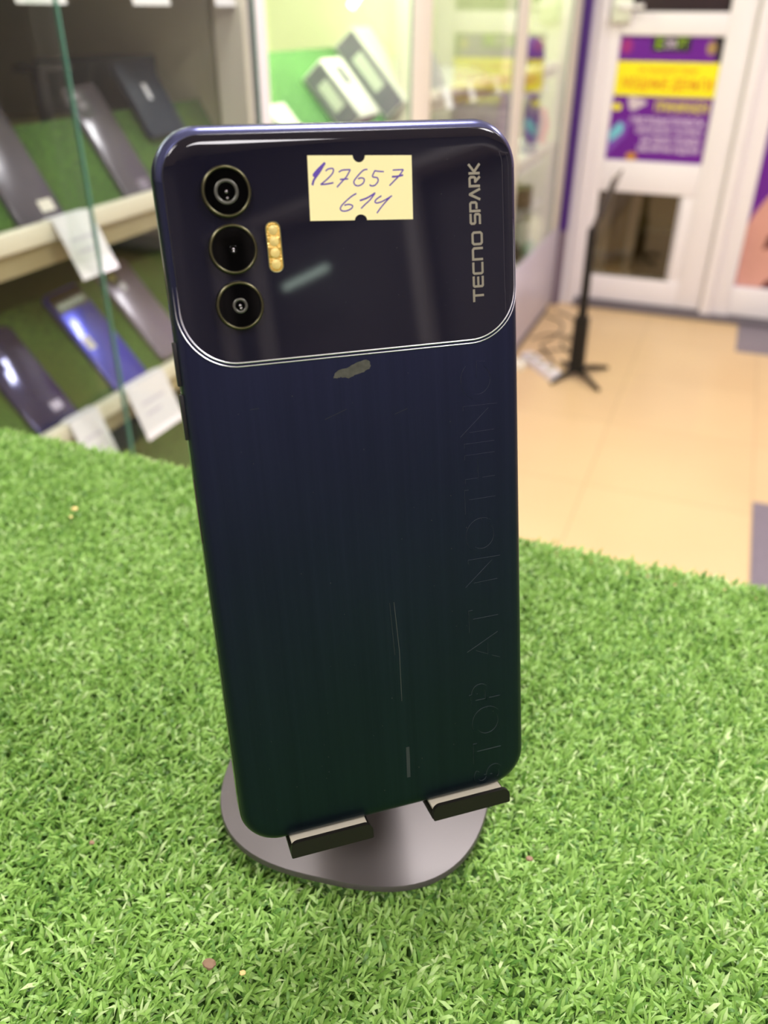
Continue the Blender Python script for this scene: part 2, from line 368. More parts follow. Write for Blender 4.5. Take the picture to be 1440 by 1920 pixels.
def blob(u, v, ru, rv, n=14, ang=0, jag=0.0):
    out = []
    for k in range(n):
        a = 2*PI*k/n; r = 1+jag*math.sin(3*a+u*9); x = ru*r*math.cos(a); y = rv*r*math.sin(a)
        out.append(P_(u+x*math.cos(ang)-y*math.sin(ang), v+x*math.sin(ang)+y*math.cos(ang)))
    return out
flatshape(blob(0.24, 0.525, 0.09, 0.05, jag=0.25), 0.0006, 'printed_appliance', mat('pale_print', lin(200, 185, 195), 0.4), post)
flatshape(blob(0.05, 0.56, 0.05, 0.03), 0.0006, 'printed_coin', M_py, post)
flatshape(blob(0.27, 0.965, 0.06, 0.035), 0.0006, 'printed_coin', mat('gold_print', lin(190, 130, 20), 0.4), post)
flatshape(blob(0.89, 0.085, 0.045, 0.05), 0.0007, 'printed_coin', mat('dull_gold_print', lin(160, 130, 80), 0.4), post)
flatshape(blob(0.07, 0.08, 0.06, 0.06), 0.0006, 'printed_gem', mat('magenta_print', lin(150, 30, 120), 0.4), post)
flatshape([P_(0.0, 0.76), P_(0.11, 0.66), P_(0.20, 0.70), P_(0.18, 0.80), P_(0.02, 0.95), P_(0.0, 0.95)], 0.0005, 'printed_phone', mat('violet_print', lin(120, 70, 170), 0.4), post)
flatshape([P_(0.01, 0.77), P_(0.10, 0.68), P_(0.15, 0.71), P_(0.14, 0.77), P_(0.02, 0.86)], 0.0009, 'printed_screen', mat('cyan_print', lin(110, 190, 205), 0.4), post)

big = group_world('wall_poster', (0.5, YF+0.045, 0.15), 'large purple poster with a close-up hand, right of the white door', 'poster')
MB().box(0.085, 1.05, YF+0.040, YF+0.045, 0.150, 2.1).build('sheet', M_pp, big, smooth=False)
M_skin = mat('skin_print', lin(205, 150, 135), 0.45, noise=0.18, nscale=9)
M_skin2 = mat('shadow_skin_print', lin(96, 40, 40), 0.45, noise=0.2, nscale=9)
def bigshape(pts, lift, name, m_):
    mb = MB(); mb.loft([[(x, YF+0.040-lift, z) for x, z in pts], [(x, YF+0.040, z) for x, z in pts]])
    return mb.build(name, m_, big, smooth=False)
def bp(px, py): q = at(px, py, 1, YF+0.04); return (q.x, q.z)
pp = [bp(1369, 541), bp(1380, 500), bp(1400, 425), bp(1412, 404), bp(1438, 372), bp(1480, 330), bp(1560, 330), bp(1600, 420), bp(1540, 520), bp(1470, 560)]
pp[0] = (0.088, 0.152); pp[1] = (0.088, 0.24)
pp[-1] = (0.33, 0.152); 
bigshape(pp, 0.0005, 'printed_hand', M_skin)
a, b, c = bp(1424, 520), bp(1445, 470), bp(1520, 500)
bigshape([(0.19, 0.152), (0.205, 0.18), (0.26, 0.215), (0.33, 0.22), (0.36, 0.152)], 0.001, 'printed_palm_shade', M_skin2)
q = bp(1432, 455); bigshape([(q[0], q[1]-0.03), (q[0]+0.012, q[1]+0.03), (q[0]+0.05, q[1]+0.05), (q[0]+0.05, q[1]-0.01)], 0.001, 'printed_finger_gap', M_skin2)

# white showcase posts along the far right wall, mirrored in the phone
rp = MB()
for y in (-2.7, -2.45, -1.55, -0.9, -0.1, 0.8): rp.box(2.84, 2.90, y-0.03, y+0.03, 0.0, 2.2)
for z in (0.9, 2.18): rp.box(2.84, 2.99, -2.75, 1.0, z, z+0.04)
struct('trim_7', rp, M_pvc)
M_tube2 = mat('greenish_lit_tube', (0.8, 0.9, 0.85), 0.5, emit=(0.78, 1.0, 0.86), es=6.5)
tag(MB().tube([(2.80, -2.24, 1.85), (2.80, -1.98, 1.885)], 0.013, 12).build('lamp_tube', M_tube2), 'greenish lit tube across the shop, mirrored as a pale streak in the big phone', 'lamp')

# ================================================================== DISPLAY CABINETS
RX = -0.71          # front face of the shelf rails
def slope_pt(Y, x0, z0, th, t): return Vector((x0-math.cos(th)*t, Y, z0+math.sin(th)*t))
def tilted_board(mb, y0, y1, x0, z0, th, L, t=0.008, mi=0):
    c, s = math.cos(th), math.sin(th)
    A = Vector((x0, 0, z0)); V = Vector((-c, 0, s)); N = Vector((s, 0, c))
    vs = []
    for y in (y0, y1):
        for q in (A, A+V*L, A+V*L-N*t, A-N*t): vs.append((q.x, y, q.z))
    mb.add(vs, [(0, 1, 2, 3), (7, 6, 5, 4), (0, 4, 5, 1), (1, 5, 6, 2), (2, 6, 7, 3), (3, 7, 4, 0)], mi)
def cabinet(label, y0, y1, ypost, shelves, m_part, m_back, m_turf, panes, postmat, ztop=2.1):
    c = group_world('display_cabinet', ((XW-1.19)/2, (y0+y1)/2, 0), label, 'cabinet', 'row of glazed display cabinets')
    MB().box(-1.19, -1.175, y0+0.001, y1-0.001, 0.0, ztop).build('back_panel', m_back, c, smooth=False)
    MB().box(-1.175, XW-0.04, y1-0.045, y1-0.030, 0.34, ztop).build('side_panel', m_part, c, smooth=False)
    MB().box(-1.175, XW-0.001, y0+0.001, y1-0.001, ztop-0.02, ztop).build('top_panel', m_back, c, smooth=False)
    MB().box(-1.175, XW-0.002, y0+0.001, y1-0.001, 0.32, 0.335).build('bottom_board', m_back, c, smooth=False)
    MB().box(XW-0.018, XW, y0+0.001, y1-0.001, 0.02, 0.352, bev=0.003).build('base_panel', M_apron, c)
    MB().box(XW-0.04, XW-0.002, ypost[0], y1-0.001, 0.354, ztop, bev=0.004).build('post', postmat, c)
    for i, (a, b, x) in enumerate(panes):
        g = MB().box(x-0.002, x+0.002, a, b, 0.36, ztop-0.03).build('glass_pane', M_glass, c, smooth=False)
        e = MB(); e.box(x-0.0022, x+0.0022, b, b+0.0025, 0.36, ztop-0.03); e.build('glass_edge', M_glass_edge, g, smooth=False)
    for (z, th, L, flat) in shelves:
        s_ = MB(); s_.box(RX-0.012, RX, y0+0.012, ypost[0]-0.004, z-0.022, z, bev=0.002)
        r = s_.build('rail', M_rail, c)
        MB().box(-1.17, RX-0.013, y0+0.003, ypost[0]-0.004, z-0.050, z-0.026).build('shelf_board', M_rail_d, c, smooth=False)
        t_ = MB(); tilted_board(t_, y0+0.01, ypost[0]-0.006, RX-0.014, z-0.012, math.radians(th), L)
        if flat:
            e_ = slope_pt(0, RX-0.014, z-0.012, math.radians(th), L)
            t_.box(e_.x-flat, e_.x-0.001, y0+0.01, ypost[0]-0.006, e_.z-0.008, e_.z)
        t_.build('turf_liner', m_turf, c, smooth=False)
    return c
Z1, Z2 = 0.957, 0.721
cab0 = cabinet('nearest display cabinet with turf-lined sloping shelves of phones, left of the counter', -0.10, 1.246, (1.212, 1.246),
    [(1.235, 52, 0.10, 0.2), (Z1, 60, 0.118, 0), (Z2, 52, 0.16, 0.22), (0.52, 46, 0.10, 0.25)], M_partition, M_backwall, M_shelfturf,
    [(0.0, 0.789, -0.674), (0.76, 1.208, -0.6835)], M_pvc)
MB().box(-0.735, -0.688, 1.184, 1.198, 0.34, 2.08).build('corner_profile', M_pvc2, cab0, smooth=False)
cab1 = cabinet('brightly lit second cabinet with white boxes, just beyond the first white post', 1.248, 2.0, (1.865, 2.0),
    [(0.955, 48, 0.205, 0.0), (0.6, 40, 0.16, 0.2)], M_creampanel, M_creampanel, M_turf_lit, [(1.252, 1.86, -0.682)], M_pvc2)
cab2 = cabinet('third cabinet with a white slatted shelf and hanging price tags', 2.002, 2.92, (2.76, 2.92),
    [(1.0, 20, 0.1, 0.2), (0.66, 30, 0.1, 0.2)], M_creampanel, M_greypanel, M_greypanel, [(2.01, 2.75, -0.682)], M_pvc2)
cab3 = cabinet('farthest lit cabinet of small goods next to the purple strip', 2.922, 3.80, (3.62, 3.80),
    [(1.0, 20, 0.1, 0.2), (0.72, 10, 0.1, 0.25)], M_creampanel, M_creampanel, M_greypanel, [(2.93, 3.61, -0.682)], M_pvc2)
# lamps: fixtures that hold the tubes and panels
for i, (x, y0_, y1_, z, p_) in enumerate(CAB_TUBES):
    lab = ['lamp tube under the top of the second, brightest cabinet', 'lamp tube under the top of the third cabinet', 'lamp tube under the top of the farthest cabinet', 'lamp tube under the middle shelf of the farthest cabinet'][i]
    o = MB().box(x-0.012, x+0.012, y0_, y1_, z, z+0.012, bev=0.003).build('lamp_tube', M_tube); tag(o, lab, 'lamp', 'lamp tubes in the cabinets')
for (x, y, p_) in PANELS:
    g = group_world('ceiling_light', (x, y, 2.635), 'square white ceiling light panel over the shop floor', 'light', 'square ceiling light panels')
    f_ = MB()
    for (a, b, c, d) in ((-.3, .3, -.3, -.28), (-.3, .3, .28, .3), (-.3, -.28, -.28, .28), (.28, .3, -.28, .28)): f_.box(x+a, x+b, y+c, y+d, 2.63, 2.65)
    f_.build('frame', M_pvc, g, smooth=False); MB().box(x-.28, x+.28, y-.28, y+.28, 2.636, 2.65).build('diffuser', M_panel, g, smooth=False)

tag(MB().box(-0.812, -0.788, 0.25, 1.05, 1.405, 1.417, bev=0.003).build('lamp_tube', M_tube), 'lamp tube under the top of the nearest display cabinet', 'lamp', 'lamp tubes in the cabinets')
tag(MB().box(-0.16, 0.16, 4.14, 4.46, 2.305, 2.33, bev=0.004).build('ceiling_light', M_panel), 'unseen glowing square added with the fill light in the hallway beyond the door', 'light')  # added glowing panel that goes with the hallway fill light
# ---- phones laid out on the sloping shelves
def phone_frame(Y, z0, th, t0, x0=RX-0.016, lift=0.0015, yaw=0):
    c, s = math.cos(th), math.sin(th)
    U = Vector((0, 1, 0)); V = Vector((-c, 0, s)); N = Vector((s, 0, c))
    m_ = Matrix((U, V, N)).transposed().to_4x4(); m_.translation = Vector((x0, Y, z0)) + V*t0 + N*lift
    return m_ @ Matrix.Rotation(yaw, 4, 'Z')
def small_phone(label, mtx, m_back, W=0.072, H=0.155, cams='bump', sticker=None, shine=None, group='phones laid on the sloping turf shelves'):
    e = empty('smartphone', None, label, 'phone', group, mtx)
    rings = [[(x, y, z) for x, y in rrect(-W/2+i, W/2-i, i, H-i, 0.009)] for i, z in ((0.0008, 0), (0, 0.001), (0, 0.0065), (0.0007, 0.0078), (0.0018, 0.0084))]
    MB().loft(rings).build('body', m_back, e)
    zt = 0.0084
    if cams == 'bump':
        MB().loft([[(x, y, z) for x, y in rrect(-W/2+0.005, -W/2+0.031, H-0.042, H-0.006, 0.006)] for z in (zt, zt+0.0015)]).build('camera_bump', M_black, e)
        for yy in (H-0.014, H-0.026): MB().lathe([(0.0055, 0), (0.0055, 0.001), (0.0045, 0.001), (0.004, 0.0004)], (-W/2+0.015, yy, zt+0.0015), 24).build('lens', M_lensgrey, e)
    elif cams == 'band':
        MB().loft([[(x, y, z) for x, y in rrect(-W/2+0.003, W/2-0.003, H-0.032, H-0.004, 0.006)] for z in (zt, zt+0.001)]).build('camera_band', M_black, e)
        for k in range(5): MB().lathe([(0.0052, 0), (0.0052, 0.0008), (0.004, 0.0008), (0.0035, 0.0002)], (-W/2+0.013+k*0.011, H-0.022, zt+0.001), 24).build('lens', M_lenspale, e)
    elif cams == 'round':
        MB().lathe([(0.013, 0), (0.013, 0.0015), (0.010, 0.002)], (-W/2+0.020, H-0.020, zt), 32).build('camera_bump', M_black, e)
        MB().lathe([(0.006, 0), (0.006, 0.001), (0.0045, 0.001), (0.004, 0.0004)], (-W/2+0.020, H-0.020, zt+0.002), 24).build('lens', M_lensgold, e)
    if sticker:
        for (sx, sy, sw, sh, sm) in sticker: MB().box(sx, sx+sw, sy, sy+sh, zt, zt+0.0003).build('sticker', sm, e, smooth=False)
    return e
M_lensgrey = mat('grey_lens', (0.30, 0.28, 0.32), 0.2, metal=0.5)
M_lenspale = mat('pale_lens_ring', (0.55, 0.65, 0.60), 0.2, metal=0.5)
M_lensgold = mat('gold_lens_ring', (0.50, 0.50, 0.20), 0.25, metal=0.6)
M_bGrey = mat('graphite_back', (0.10, 0.09, 0.115), 0.25, metal=0.3, noise=0.1, coat=0.4)
M_bDark = mat('dark_blue_back', (0.010, 0.020, 0.040), 0.45, noise=0.2, spec=0.25)
M_bMauve = mat('mauve_grey_back', (0.20, 0.17, 0.23), 0.3, metal=0.3, noise=0.08, coat=0.3)
M_bBlue = mat('metallic_blue_back', (0.05, 0.065, 0.50), 0.28, metal=0.55, noise=0.35, nscale=18, coat=0.6)
M_bNavy = mat('navy_violet_back', (0.035, 0.035, 0.12), 0.12, metal=0.5, noise=0.3, coat=0.7)
M_pale = mat('pale_sticker', (0.70, 0.70, 0.78), 0.6)
M_cream = mat('cream_sticker', (0.75, 0.70, 0.62), 0.6)
TH1, TH2 = math.radians(60), math.radians(52)
def Yat(px, py): return at(px, py, 0, RX).y
small_phone('grey phone at the left end of the upper turf shelf, pale sticker near its foot', phone_frame(Yat(100, 420), Z1-0.012, TH1, 0.004), M_bGrey, cams='bump', sticker=[(0.004, 0.012, 0.022, 0.014, M_cream)])
small_phone('grey phone with square camera bump on the upper turf shelf, nearest the big phone', phone_frame(Yat(282, 358), Z1-0.012, TH1, 0.002, yaw=0.05), M_bGrey, W=0.066, H=0.150, cams='bump', sticker=[(0.0, 0.008, 0.020, 0.014, M_bMauve)])
small_phone('dark blue phone with a small white sticker at the back of the upper shelf', phone_frame(Yat(372, 320), Z1-0.012, TH1, 0.070, lift=0.006), M_bDark, W=0.085, H=0.105, cams='none', sticker=[(-0.006, 0.050, 0.009, 0.022, M_pale)])
small_phone('mauve-grey phone with a round camera on the lower shelf, half hidden by the big phone', phone_frame(Yat(350, 655), Z2-0.012, TH2, 0.012, yaw=0.06), M_bMauve, cams='round', sticker=[(-0.012, 0.112, 0.012, 0.012, M_pale)])
small_phone('shiny blue phone with a row of round lenses on the lower turf shelf', phone_frame(Yat(262, 700), Z2-0.012, TH2, 0.004, yaw=0.04), M_bBlue, W=0.070, cams='band', sticker=[(-0.028, 0.066, 0.014, 0.020, M_cream)])
small_phone('navy phone with violet glossy edges at the left end of the lower shelf', phone_frame(Yat(130, 800), Z2-0.012, TH2, 0.002, yaw=0.02), M_bNavy, H=0.140, cams='round', sticker=[(0.004, 0.020, 0.018, 0.012, M_bMauve)])
# the folding stand behind the graphite phone
st = group_world('phone_stand', tuple(slope_pt(Yat(282, 358), RX-0.03, Z1, TH1, 0.12)), 'black folding stand behind the grey phone on the upper turf shelf', 'stand')
L = st.location
MB().box(L.x-0.05, L.x-0.01, L.y-0.055, L.y+0.01, L.z+0.035, L.z+0.043, bev=0.002).build('top_bar', M_black, st)
MB().box(L.x-0.045, L.x-0.037, L.y-0.03, L.y-0.01, L.z-0.04, L.z+0.035, bev=0.002).build('stem', M_black, st)
# a low dark box at the back of the nearest cabinet's upper shelf
tag(MB().box(-0.935, -0.84, 1.03, 1.185, 1.038, 1.105, bev=0.004).build('storage_box', mat('teal_black_box', (0.02, 0.035, 0.04), 0.5, noise=0.3)), 'dark box at the back of the upper shelf in the nearest cabinet', 'box')
tag(MB().box(-0.96, -0.815, 0.60, 1.19, 1.018, 1.036).build('box_riser', M_underturf), 'turf-topped riser board at the back of the upper shelf', 'riser')

# ---- price tags hung on the rails
M_tagline = mat('grey_ink', (0.35, 0.33, 0.38), 0.7)
def price_tag(label, pxl, pxr, pyb, z, out=0.034, drop=0.050, group='white price tags on the cabinet rails', w=None, x=RX):
    yl, yr = at(*pxl, 0, x).y, at(*pxr, 0, x).y
    if w: yr = yl+w
    e = group_world('price_tag', (x+0.001, (yl+yr)/2, z-drop), label, 'price tag', group)
    a = Vector((x+0.0012, 0, z+0.001)); b = Vector((x+0.0012+out, 0, z-drop)); n = Vector((drop, 0, out)).normalized()*0.0006
    mb = MB(); vs = []
    for y in (yl, yr):
        for q in (a, b, b+n, a+n): vs.append((q.x, y, q.z))
    mb.add(vs, [(0, 1, 2, 3), (7, 6, 5, 4), (0, 4, 5, 1), (1, 5, 6, 2), (2, 6, 7, 3), (3, 7, 4, 0)])
    mb.box(x-0.012, x+0.0012, yl, yr, z+0.0004, z+0.001)
    mb.build('card', M_paper, e, smooth=False)
    for k in (0.35, 0.55, 0.72):
        p0 = a+(b-a)*k+n*1.2; p1 = a+(b-a)*(k+0.05)+n*1.2; d = (yr-yl)
        q = MB(); q.add([(p0.x, yl+d*0.2, p0.z), (p1.x, yl+d*0.2, p1.z), (p1.x, yl+d*(1.15-k), p1.z), (p0.x, yl+d*(1.15-k), p0.z)], [(0, 1, 2, 3)])
        q.build('print_line', M_paper if k > 0.6 else mat('faint_ink', (0.62, 0.58, 0.68), 0.7), e, smooth=False)
    return e
price_tag('white price tag on the upper rail, between the two grey phones', (97, 425), (166, 395), 0, Z1, out=0.030, drop=0.064)
price_tag('white price tag on the lower rail below the shiny blue phone', (235, 740), (305, 700), 0, Z2, out=0.026, drop=0.070)
price_tag('white price tag on the lower rail below the navy phone, at the turf edge', (130, 805), (182, 770), 0, Z2, out=0.026, drop=0.070)
for i, (a, b, lab) in enumerate((((10, 4), (106, 4), 'leftmost white price tag at the very top of the photo'), ((232, 4), (302, 4), 'middle white price tag at the very top of the photo'), ((388, 4), (440, 4), 'white price tag at the top of the photo nearest the white post'))):
    price_tag(lab, a, b, 0, 1.235, out=0.012, drop=0.068)

# ---- white boxes in the bright cabinet
M_boxw = mat('white_card_box', (0.80, 0.82, 0.74), 0.45, noise=0.03)
M_boxg = mat('grey_card_side', (0.24, 0.24, 0.26), 0.5, noise=0.15)
M_tab = mat('dark_camera_mark', (0.10, 0.12, 0.13), 0.4)
def leaning_box(label, Y, t0, W, H, T, yaw, z0=0.955, th=48, mark=True, mside=None, group='boxes leaning on the bright turf shelf'):
    e = empty('phone_box', None, label, 'box', group, phone_frame(Y, z0-0.008, math.radians(th), t0, x0=RX-0.016, yaw=yaw))
    mb = MB(); mb.box(-W/2, W/2, 0, H, 0, T, bev=0.003)
    mb.build('carton', M_boxw, e)
    MB().box(-W/2+0.004, W/2-0.004, -0.0006, 0.0, 0.004, T-0.004).build('end_label', mside or M_boxg, e, smooth=False)
    s = MB(); s.box(-W/2-0.0008, -W/2-0.0002, 0.004, H-0.004, 0.004, T-0.004); s.build('grey_side', M_boxg, e, smooth=False)
    s = MB(); s.box(-W/2-0.0014, -W/2-0.0009, H*0.3, H*0.75, T*0.3, T*0.75); s.build('side_label', M_boxw, e, smooth=False)
    if mark: MB().loft([[(x, y, z) for x, y in rrect(-W*0.15, W*0.15, H*0.55, H*0.85, 0.006)] for z in (T, T+0.0006)]).build('printed_mark', M_tab, e, smooth=False)
    return e
def cx(px, py, x): return at(px, py, 0, x)
leaning_box('small white box with a dark mark, nearest on the bright turf shelf', 1.66, 0.005, 0.095, 0.130, 0.055, 0.0)
leaning_box('taller white and grey box standing behind the small one in the bright cabinet', 1.90, 0.012, 0.10, 0.185, 0.06, 0.0, mark=False)
leaning_box('flat white box partly behind the first white post', 1.41, 0.0, 0.07, 0.085, 0.02, 0.0, mark=False)
o = MB().tube([(-0.80, 1.82, 1.17), (-0.74, 1.81, 1.235)], 0.008, 12).build('lamp_tube', M_tube); tag(o, 'short slanted white glowing bar at the top of the bright cabinet', 'lamp')  # short glowing bar drawn for a bright white streak

# ---- third cabinet: tags, tablet, boxes
for i, (a, lab) in enumerate(((826, 'first white price tag on the third cabinet shelf, next to the broad cream post'), (872, 'middle white price tag on the third cabinet shelf'), (922, 'last white price tag on the third cabinet shelf, before the green-white post'))):
    y = at(a, 178-i*15, 0, RX).y
    price_tag(lab, (a, 178-i*15), (a+14, 176-i*15), 0, 1.0, out=0.02, drop=0.045, w=0.05)
e = empty('tablet_computer', None, 'large grey tablet leaning in the third cabinet behind the shelf rail', 'tablet', None, phone_frame(2.13, 1.0, math.radians(62), 0.0))
MB().loft([[(x, y, z) for x, y in rrect(-0.09, 0.09, 0, 0.22, 0.01)] for z in (0, 0.008)]).build('body', mat('silver_grey_case', (0.30, 0.31, 0.33), 0.35, metal=0.3), e)
def crate(name, label, cat, x, y, z, sx, sy, sz, m_, parts=(), group=None, bev=0.004):
    g = group_world(name, (x, y, z), label, cat, group)
    MB().box(x-sx/2, x+sx/2, y-sy/2, y+sy/2, z, z+sz, bev=bev).build('carton', m_, g)
    for (pn, zz0, zz1, pm) in parts:
        MB().box(x-sx/2-0.001, x+sx/2+0.001, y-sy/2-0.001, y+sy/2+0.001, z+zz0*sz, z+zz1*sz).build(pn, pm, g, smooth=False)
    return g
M_blueg = mat('blue_grey_box', (0.25, 0.32, 0.38), 0.5, noise=0.1); M_yel = mat('yellow_green_card', (0.62, 0.62, 0.12), 0.5, noise=0.1)
M_pdk = mat('dark_violet_fabric', (0.075, 0.035, 0.17), 0.6, noise=0.15); M_gr = mat('green_card', (0.10, 0.32, 0.18), 0.5)

# ---- farthest cabinet
def fc(px, py, x=-0.76): return at(px, py, 0, x)
g = fc(1026, 95)
pz = 1.0
def dome(name, label, cat, c, sx, sy, sz, m_, group=None):
    mb = MB(); rings = []
    for k in range(9):
        a = PI/2*k/8; r = max(0.04, math.cos(a)**0.6); rings.append([(c[0]+sx*r*math.cos(2*PI*i/28), c[1]+sy*r*math.sin(2*PI*i/28), c[2]+sz*math.sin(a)) for i in range(28)])
    mb.loft(rings); o = mb.build(name, m_, angle=60); return tag(o, label, cat, group)
dome('soft_case', 'dark violet rounded case on the upper shelf of the farthest cabinet', 'case', (-0.80, 3.42, 1.002), 0.06, 0.16, 0.085, M_pdk)
crate('storage_box', 'yellow-green flat box under the upper shelf of the farthest cabinet', 'box', -0.79, 3.40, 0.915, 0.08, 0.34, 0.05, M_yel, [('orange_strip', 0.5, 0.8, mat('orange_card', (0.75, 0.42, 0.22), 0.5))])
crate('hanging_shelf', 'clear narrow shelf holding the yellow-green box in the farthest cabinet', 'shelf', -0.84, 3.36, 0.903, 0.20, 0.50, 0.010, M_paper)
hp = group_world('headphones', (-0.76, 3.42, 0.724), 'dark headphones with a red band on the middle shelf of the farthest cabinet', 'headphones')
M_cup = mat('dark_navy_plastic', (0.03, 0.03, 0.06), 0.4)
for (y, z) in ((3.36, 0.785), (3.52, 0.775)):
    MB().loft([[(-0.745+x, y+r*math.cos(2*PI*k/28), z+r*math.sin(2*PI*k/28)) for k in range(28)] for x, r in ((-0.02, 0.03), (-0.012, 0.048), (0.0, 0.05), (0.012, 0.047), (0.02, 0.03))]).build('ear_cup', M_cup, hp, angle=60)
arc = [(-0.765, 3.44+0.085*math.cos(a), 0.79+0.095*math.sin(a)) for a in [PI*k/14 for k in range(15)]]
MB().tube(arc, 0.010, 10).build('headband', mat('navy_band', (0.04, 0.04, 0.08), 0.4), hp)
MB().tube([(-0.71, 3.40, 0.735), (-0.705, 3.43, 0.80), (-0.715, 3.40, 0.85)], 0.012, 10).build('red_band', mat('red_plastic', (0.70, 0.06, 0.08), 0.4), hp)
crate('storage_box', 'teal and white carton under the headphones in the farthest cabinet', 'box', -0.80, 3.45, 0.655, 0.08, 0.20, 0.035, mat('pale_card', (0.62, 0.68, 0.62), 0.5), [('teal_stripe', 0.6, 0.95, mat('teal_card', (0.10, 0.35, 0.42), 0.5))])
crate('hanging_shelf', 'lower clear shelf under the teal carton in the farthest cabinet', 'shelf', -0.84, 3.36, 0.642, 0.20, 0.50, 0.010, M_paper)
crate('storage_box', 'small brown box standing low in the farthest cabinet', 'box', -0.76, 3.40, 0.50, 0.05, 0.08, 0.06, mat('brown_card', (0.16, 0.10, 0.06), 0.6))
crate('hanging_shelf', 'lowest clear shelf carrying the brown box in the farthest cabinet', 'shelf', -0.80, 3.36, 0.488, 0.16, 0.50, 0.010, M_greypanel)
dome('plastic_bag', 'pale yellow-green bag lying low in the farthest cabinet, farther one', 'bag', (-0.76, 3.58, 0.336), 0.05, 0.10, 0.10, mat('pale_yellow_film', (0.75, 0.80, 0.45), 0.3, noise=0.2, nscale=60), 'pale bags in the farthest cabinet')
dome('plastic_bag', 'pale yellow-green bag lying low in the farthest cabinet, nearer one', 'bag', (-0.77, 3.42, 0.336), 0.05, 0.07, 0.12, mat('pale_white_film', (0.78, 0.80, 0.66), 0.3, noise=0.2, nscale=60), 'pale bags in the farthest cabinet')
crate('storage_box', 'bright green box on the floor of the farthest cabinet', 'box', -0.705, 3.32, 0.336, 0.03, 0.10, 0.045, mat('bright_green_card', (0.08, 0.42, 0.22), 0.5))
dome('mouse', 'small black rounded gadget at the near end of the farthest cabinet floor', 'gadget', (-0.76, 3.22, 0.336), 0.05, 0.06, 0.07, M_black)

# ================================================================== STAND BY THE DOOR, CABLES
ks = group_world('floor_stand', (-0.409, 2.96, 0), 'black floor stand with a tilted board, in front of the white door', 'stand')
MB().loft([[(x, y, z) for x, y in rrect(c-h_, c+h_, 2.945, 2.975, 0.005, 4)] for c, h_, z in ((-0.411, 0.015, 0.22), (-0.417, 0.013, 0.535))]).build('post', M_blackmetal, ks)
MB().loft([[(x, y, z) for x, y in rrect(c-h_, c+h_, 2.938, 2.982, 0.005, 4)] for c, h_, z in ((-0.409, 0.027, 0.022), (-0.411, 0.025, 0.225))]).build('sleeve', M_blackmetal, ks)
for (ex, ey) in ((-0.475, 2.845), (-0.305, 2.845), (-0.48, 3.07), (-0.31, 3.08)):
    MB().tube([(-0.409, 2.96, 0.030), ((-0.409+ex)/2, (2.96+ey)/2, 0.024), (ex, ey, 0.008)], [0.012, 0.010, 0.007], 10).build('leg', M_blackmetal, ks)
c0_, c1_ = Vector((-0.418, 2.95, 0.53)), Vector((-0.369, 2.95, 0.695)); n_ = Vector((0.959, 0, -0.285))*0.0035
bd = MB(); vs_ = []
for y in (2.93, 3.16):
    for q in (c0_-n_, c0_+n_, c1_+n_, c1_-n_): vs_.append((q.x, y, q.z))
bd.add(vs_, [(0, 1, 2, 3), (7, 6, 5, 4), (0, 4, 5, 1), (1, 5, 6, 2), (2, 6, 7, 3), (3, 7, 4, 0)])
bd.build('tilted_board', mat('dark_board', (0.05, 0.045, 0.05), 0.25), ks, smooth=False)

M_cable = mat('dark_cable', (0.055, 0.045, 0.035), 0.5)
cabs = [([(-0.66, 3.62, 0.004), (-0.58, 3.55, 0.005), (-0.56, 3.40, 0.005), (-0.60, 3.25, 0.005), (-0.54, 3.12, 0.006), (-0.50, 3.02, 0.012)], 'dark cable running along the foot of the cabinet to the power strip'),
        ([(-0.63, 3.70, 0.004), (-0.54, 3.62, 0.005), (-0.50, 3.45, 0.005), (-0.53, 3.30, 0.005), (-0.46, 3.16, 0.005), (-0.42, 3.06, 0.005)], 'dark cable looping from the corner to the floor stand'),
        ([(-0.65, 3.30, 0.004), (-0.60, 3.38, 0.005), (-0.52, 3.36, 0.011), (-0.48, 3.26, 0.005), (-0.56, 3.18, 0.005), (-0.60, 3.10, 0.005), (-0.58, 3.03, 0.012)], 'short curled dark cable beside the cabinet base')]
for pts, lab in cabs: tag(MB().tube(smoothline(pts, 8), 0.003, 8).build('cable', M_cable), lab, 'cable', 'cables on the floor by the cabinets')
ps = group_world('power_strip', (-0.53, 2.95, 0), 'white power strip on the floor beside the black floor stand', 'power strip')
a_, b_ = Vector((-0.62, 3.07, 0)), Vector((-0.47, 2.895, 0)); d_ = (b_-a_).normalized(); s_ = Vector((-d_.y, d_.x, 0))
rg = []
for z, k in ((0.0, 1), (0.022, 1), (0.028, 0.85)):
    rg.append([a_+s_*0.026*k+Vector((0, 0, z)), a_-s_*0.026*k+Vector((0, 0, z)), b_-s_*0.026*k+Vector((0, 0, z)), b_+s_*0.026*k+Vector((0, 0, z))])
MB().loft(rg).build('casing', M_pvc, ps)
for k in (0.2, 0.5, 0.8):
    q = a_.lerp(b_, k); MB().lathe([(0.017, 0.0282), (0.017, 0.0292), (0.014, 0.0285)], (q.x, q.y, 0), 24).build('socket', M_rail_d, ps)
plug = group_world('plug_adapter', (-0.60, 2.98, 0), 'small pale box lying next to the power strip by the cabinets', 'adapter')
MB().box(-0.66, -0.60, 2.93, 2.99, 0.0, 0.03, bev=0.004).build('casing', M_rail, plug)

# ================================================================== COUNTER AND TURF
ZT = 0.950
tag(MB().box(-0.655, 0.62, -0.32, 0.326, 0.0, ZT-0.012, bev=0.003).build('display_counter', M_pvc), 'white counter under the bright artificial turf', 'counter')

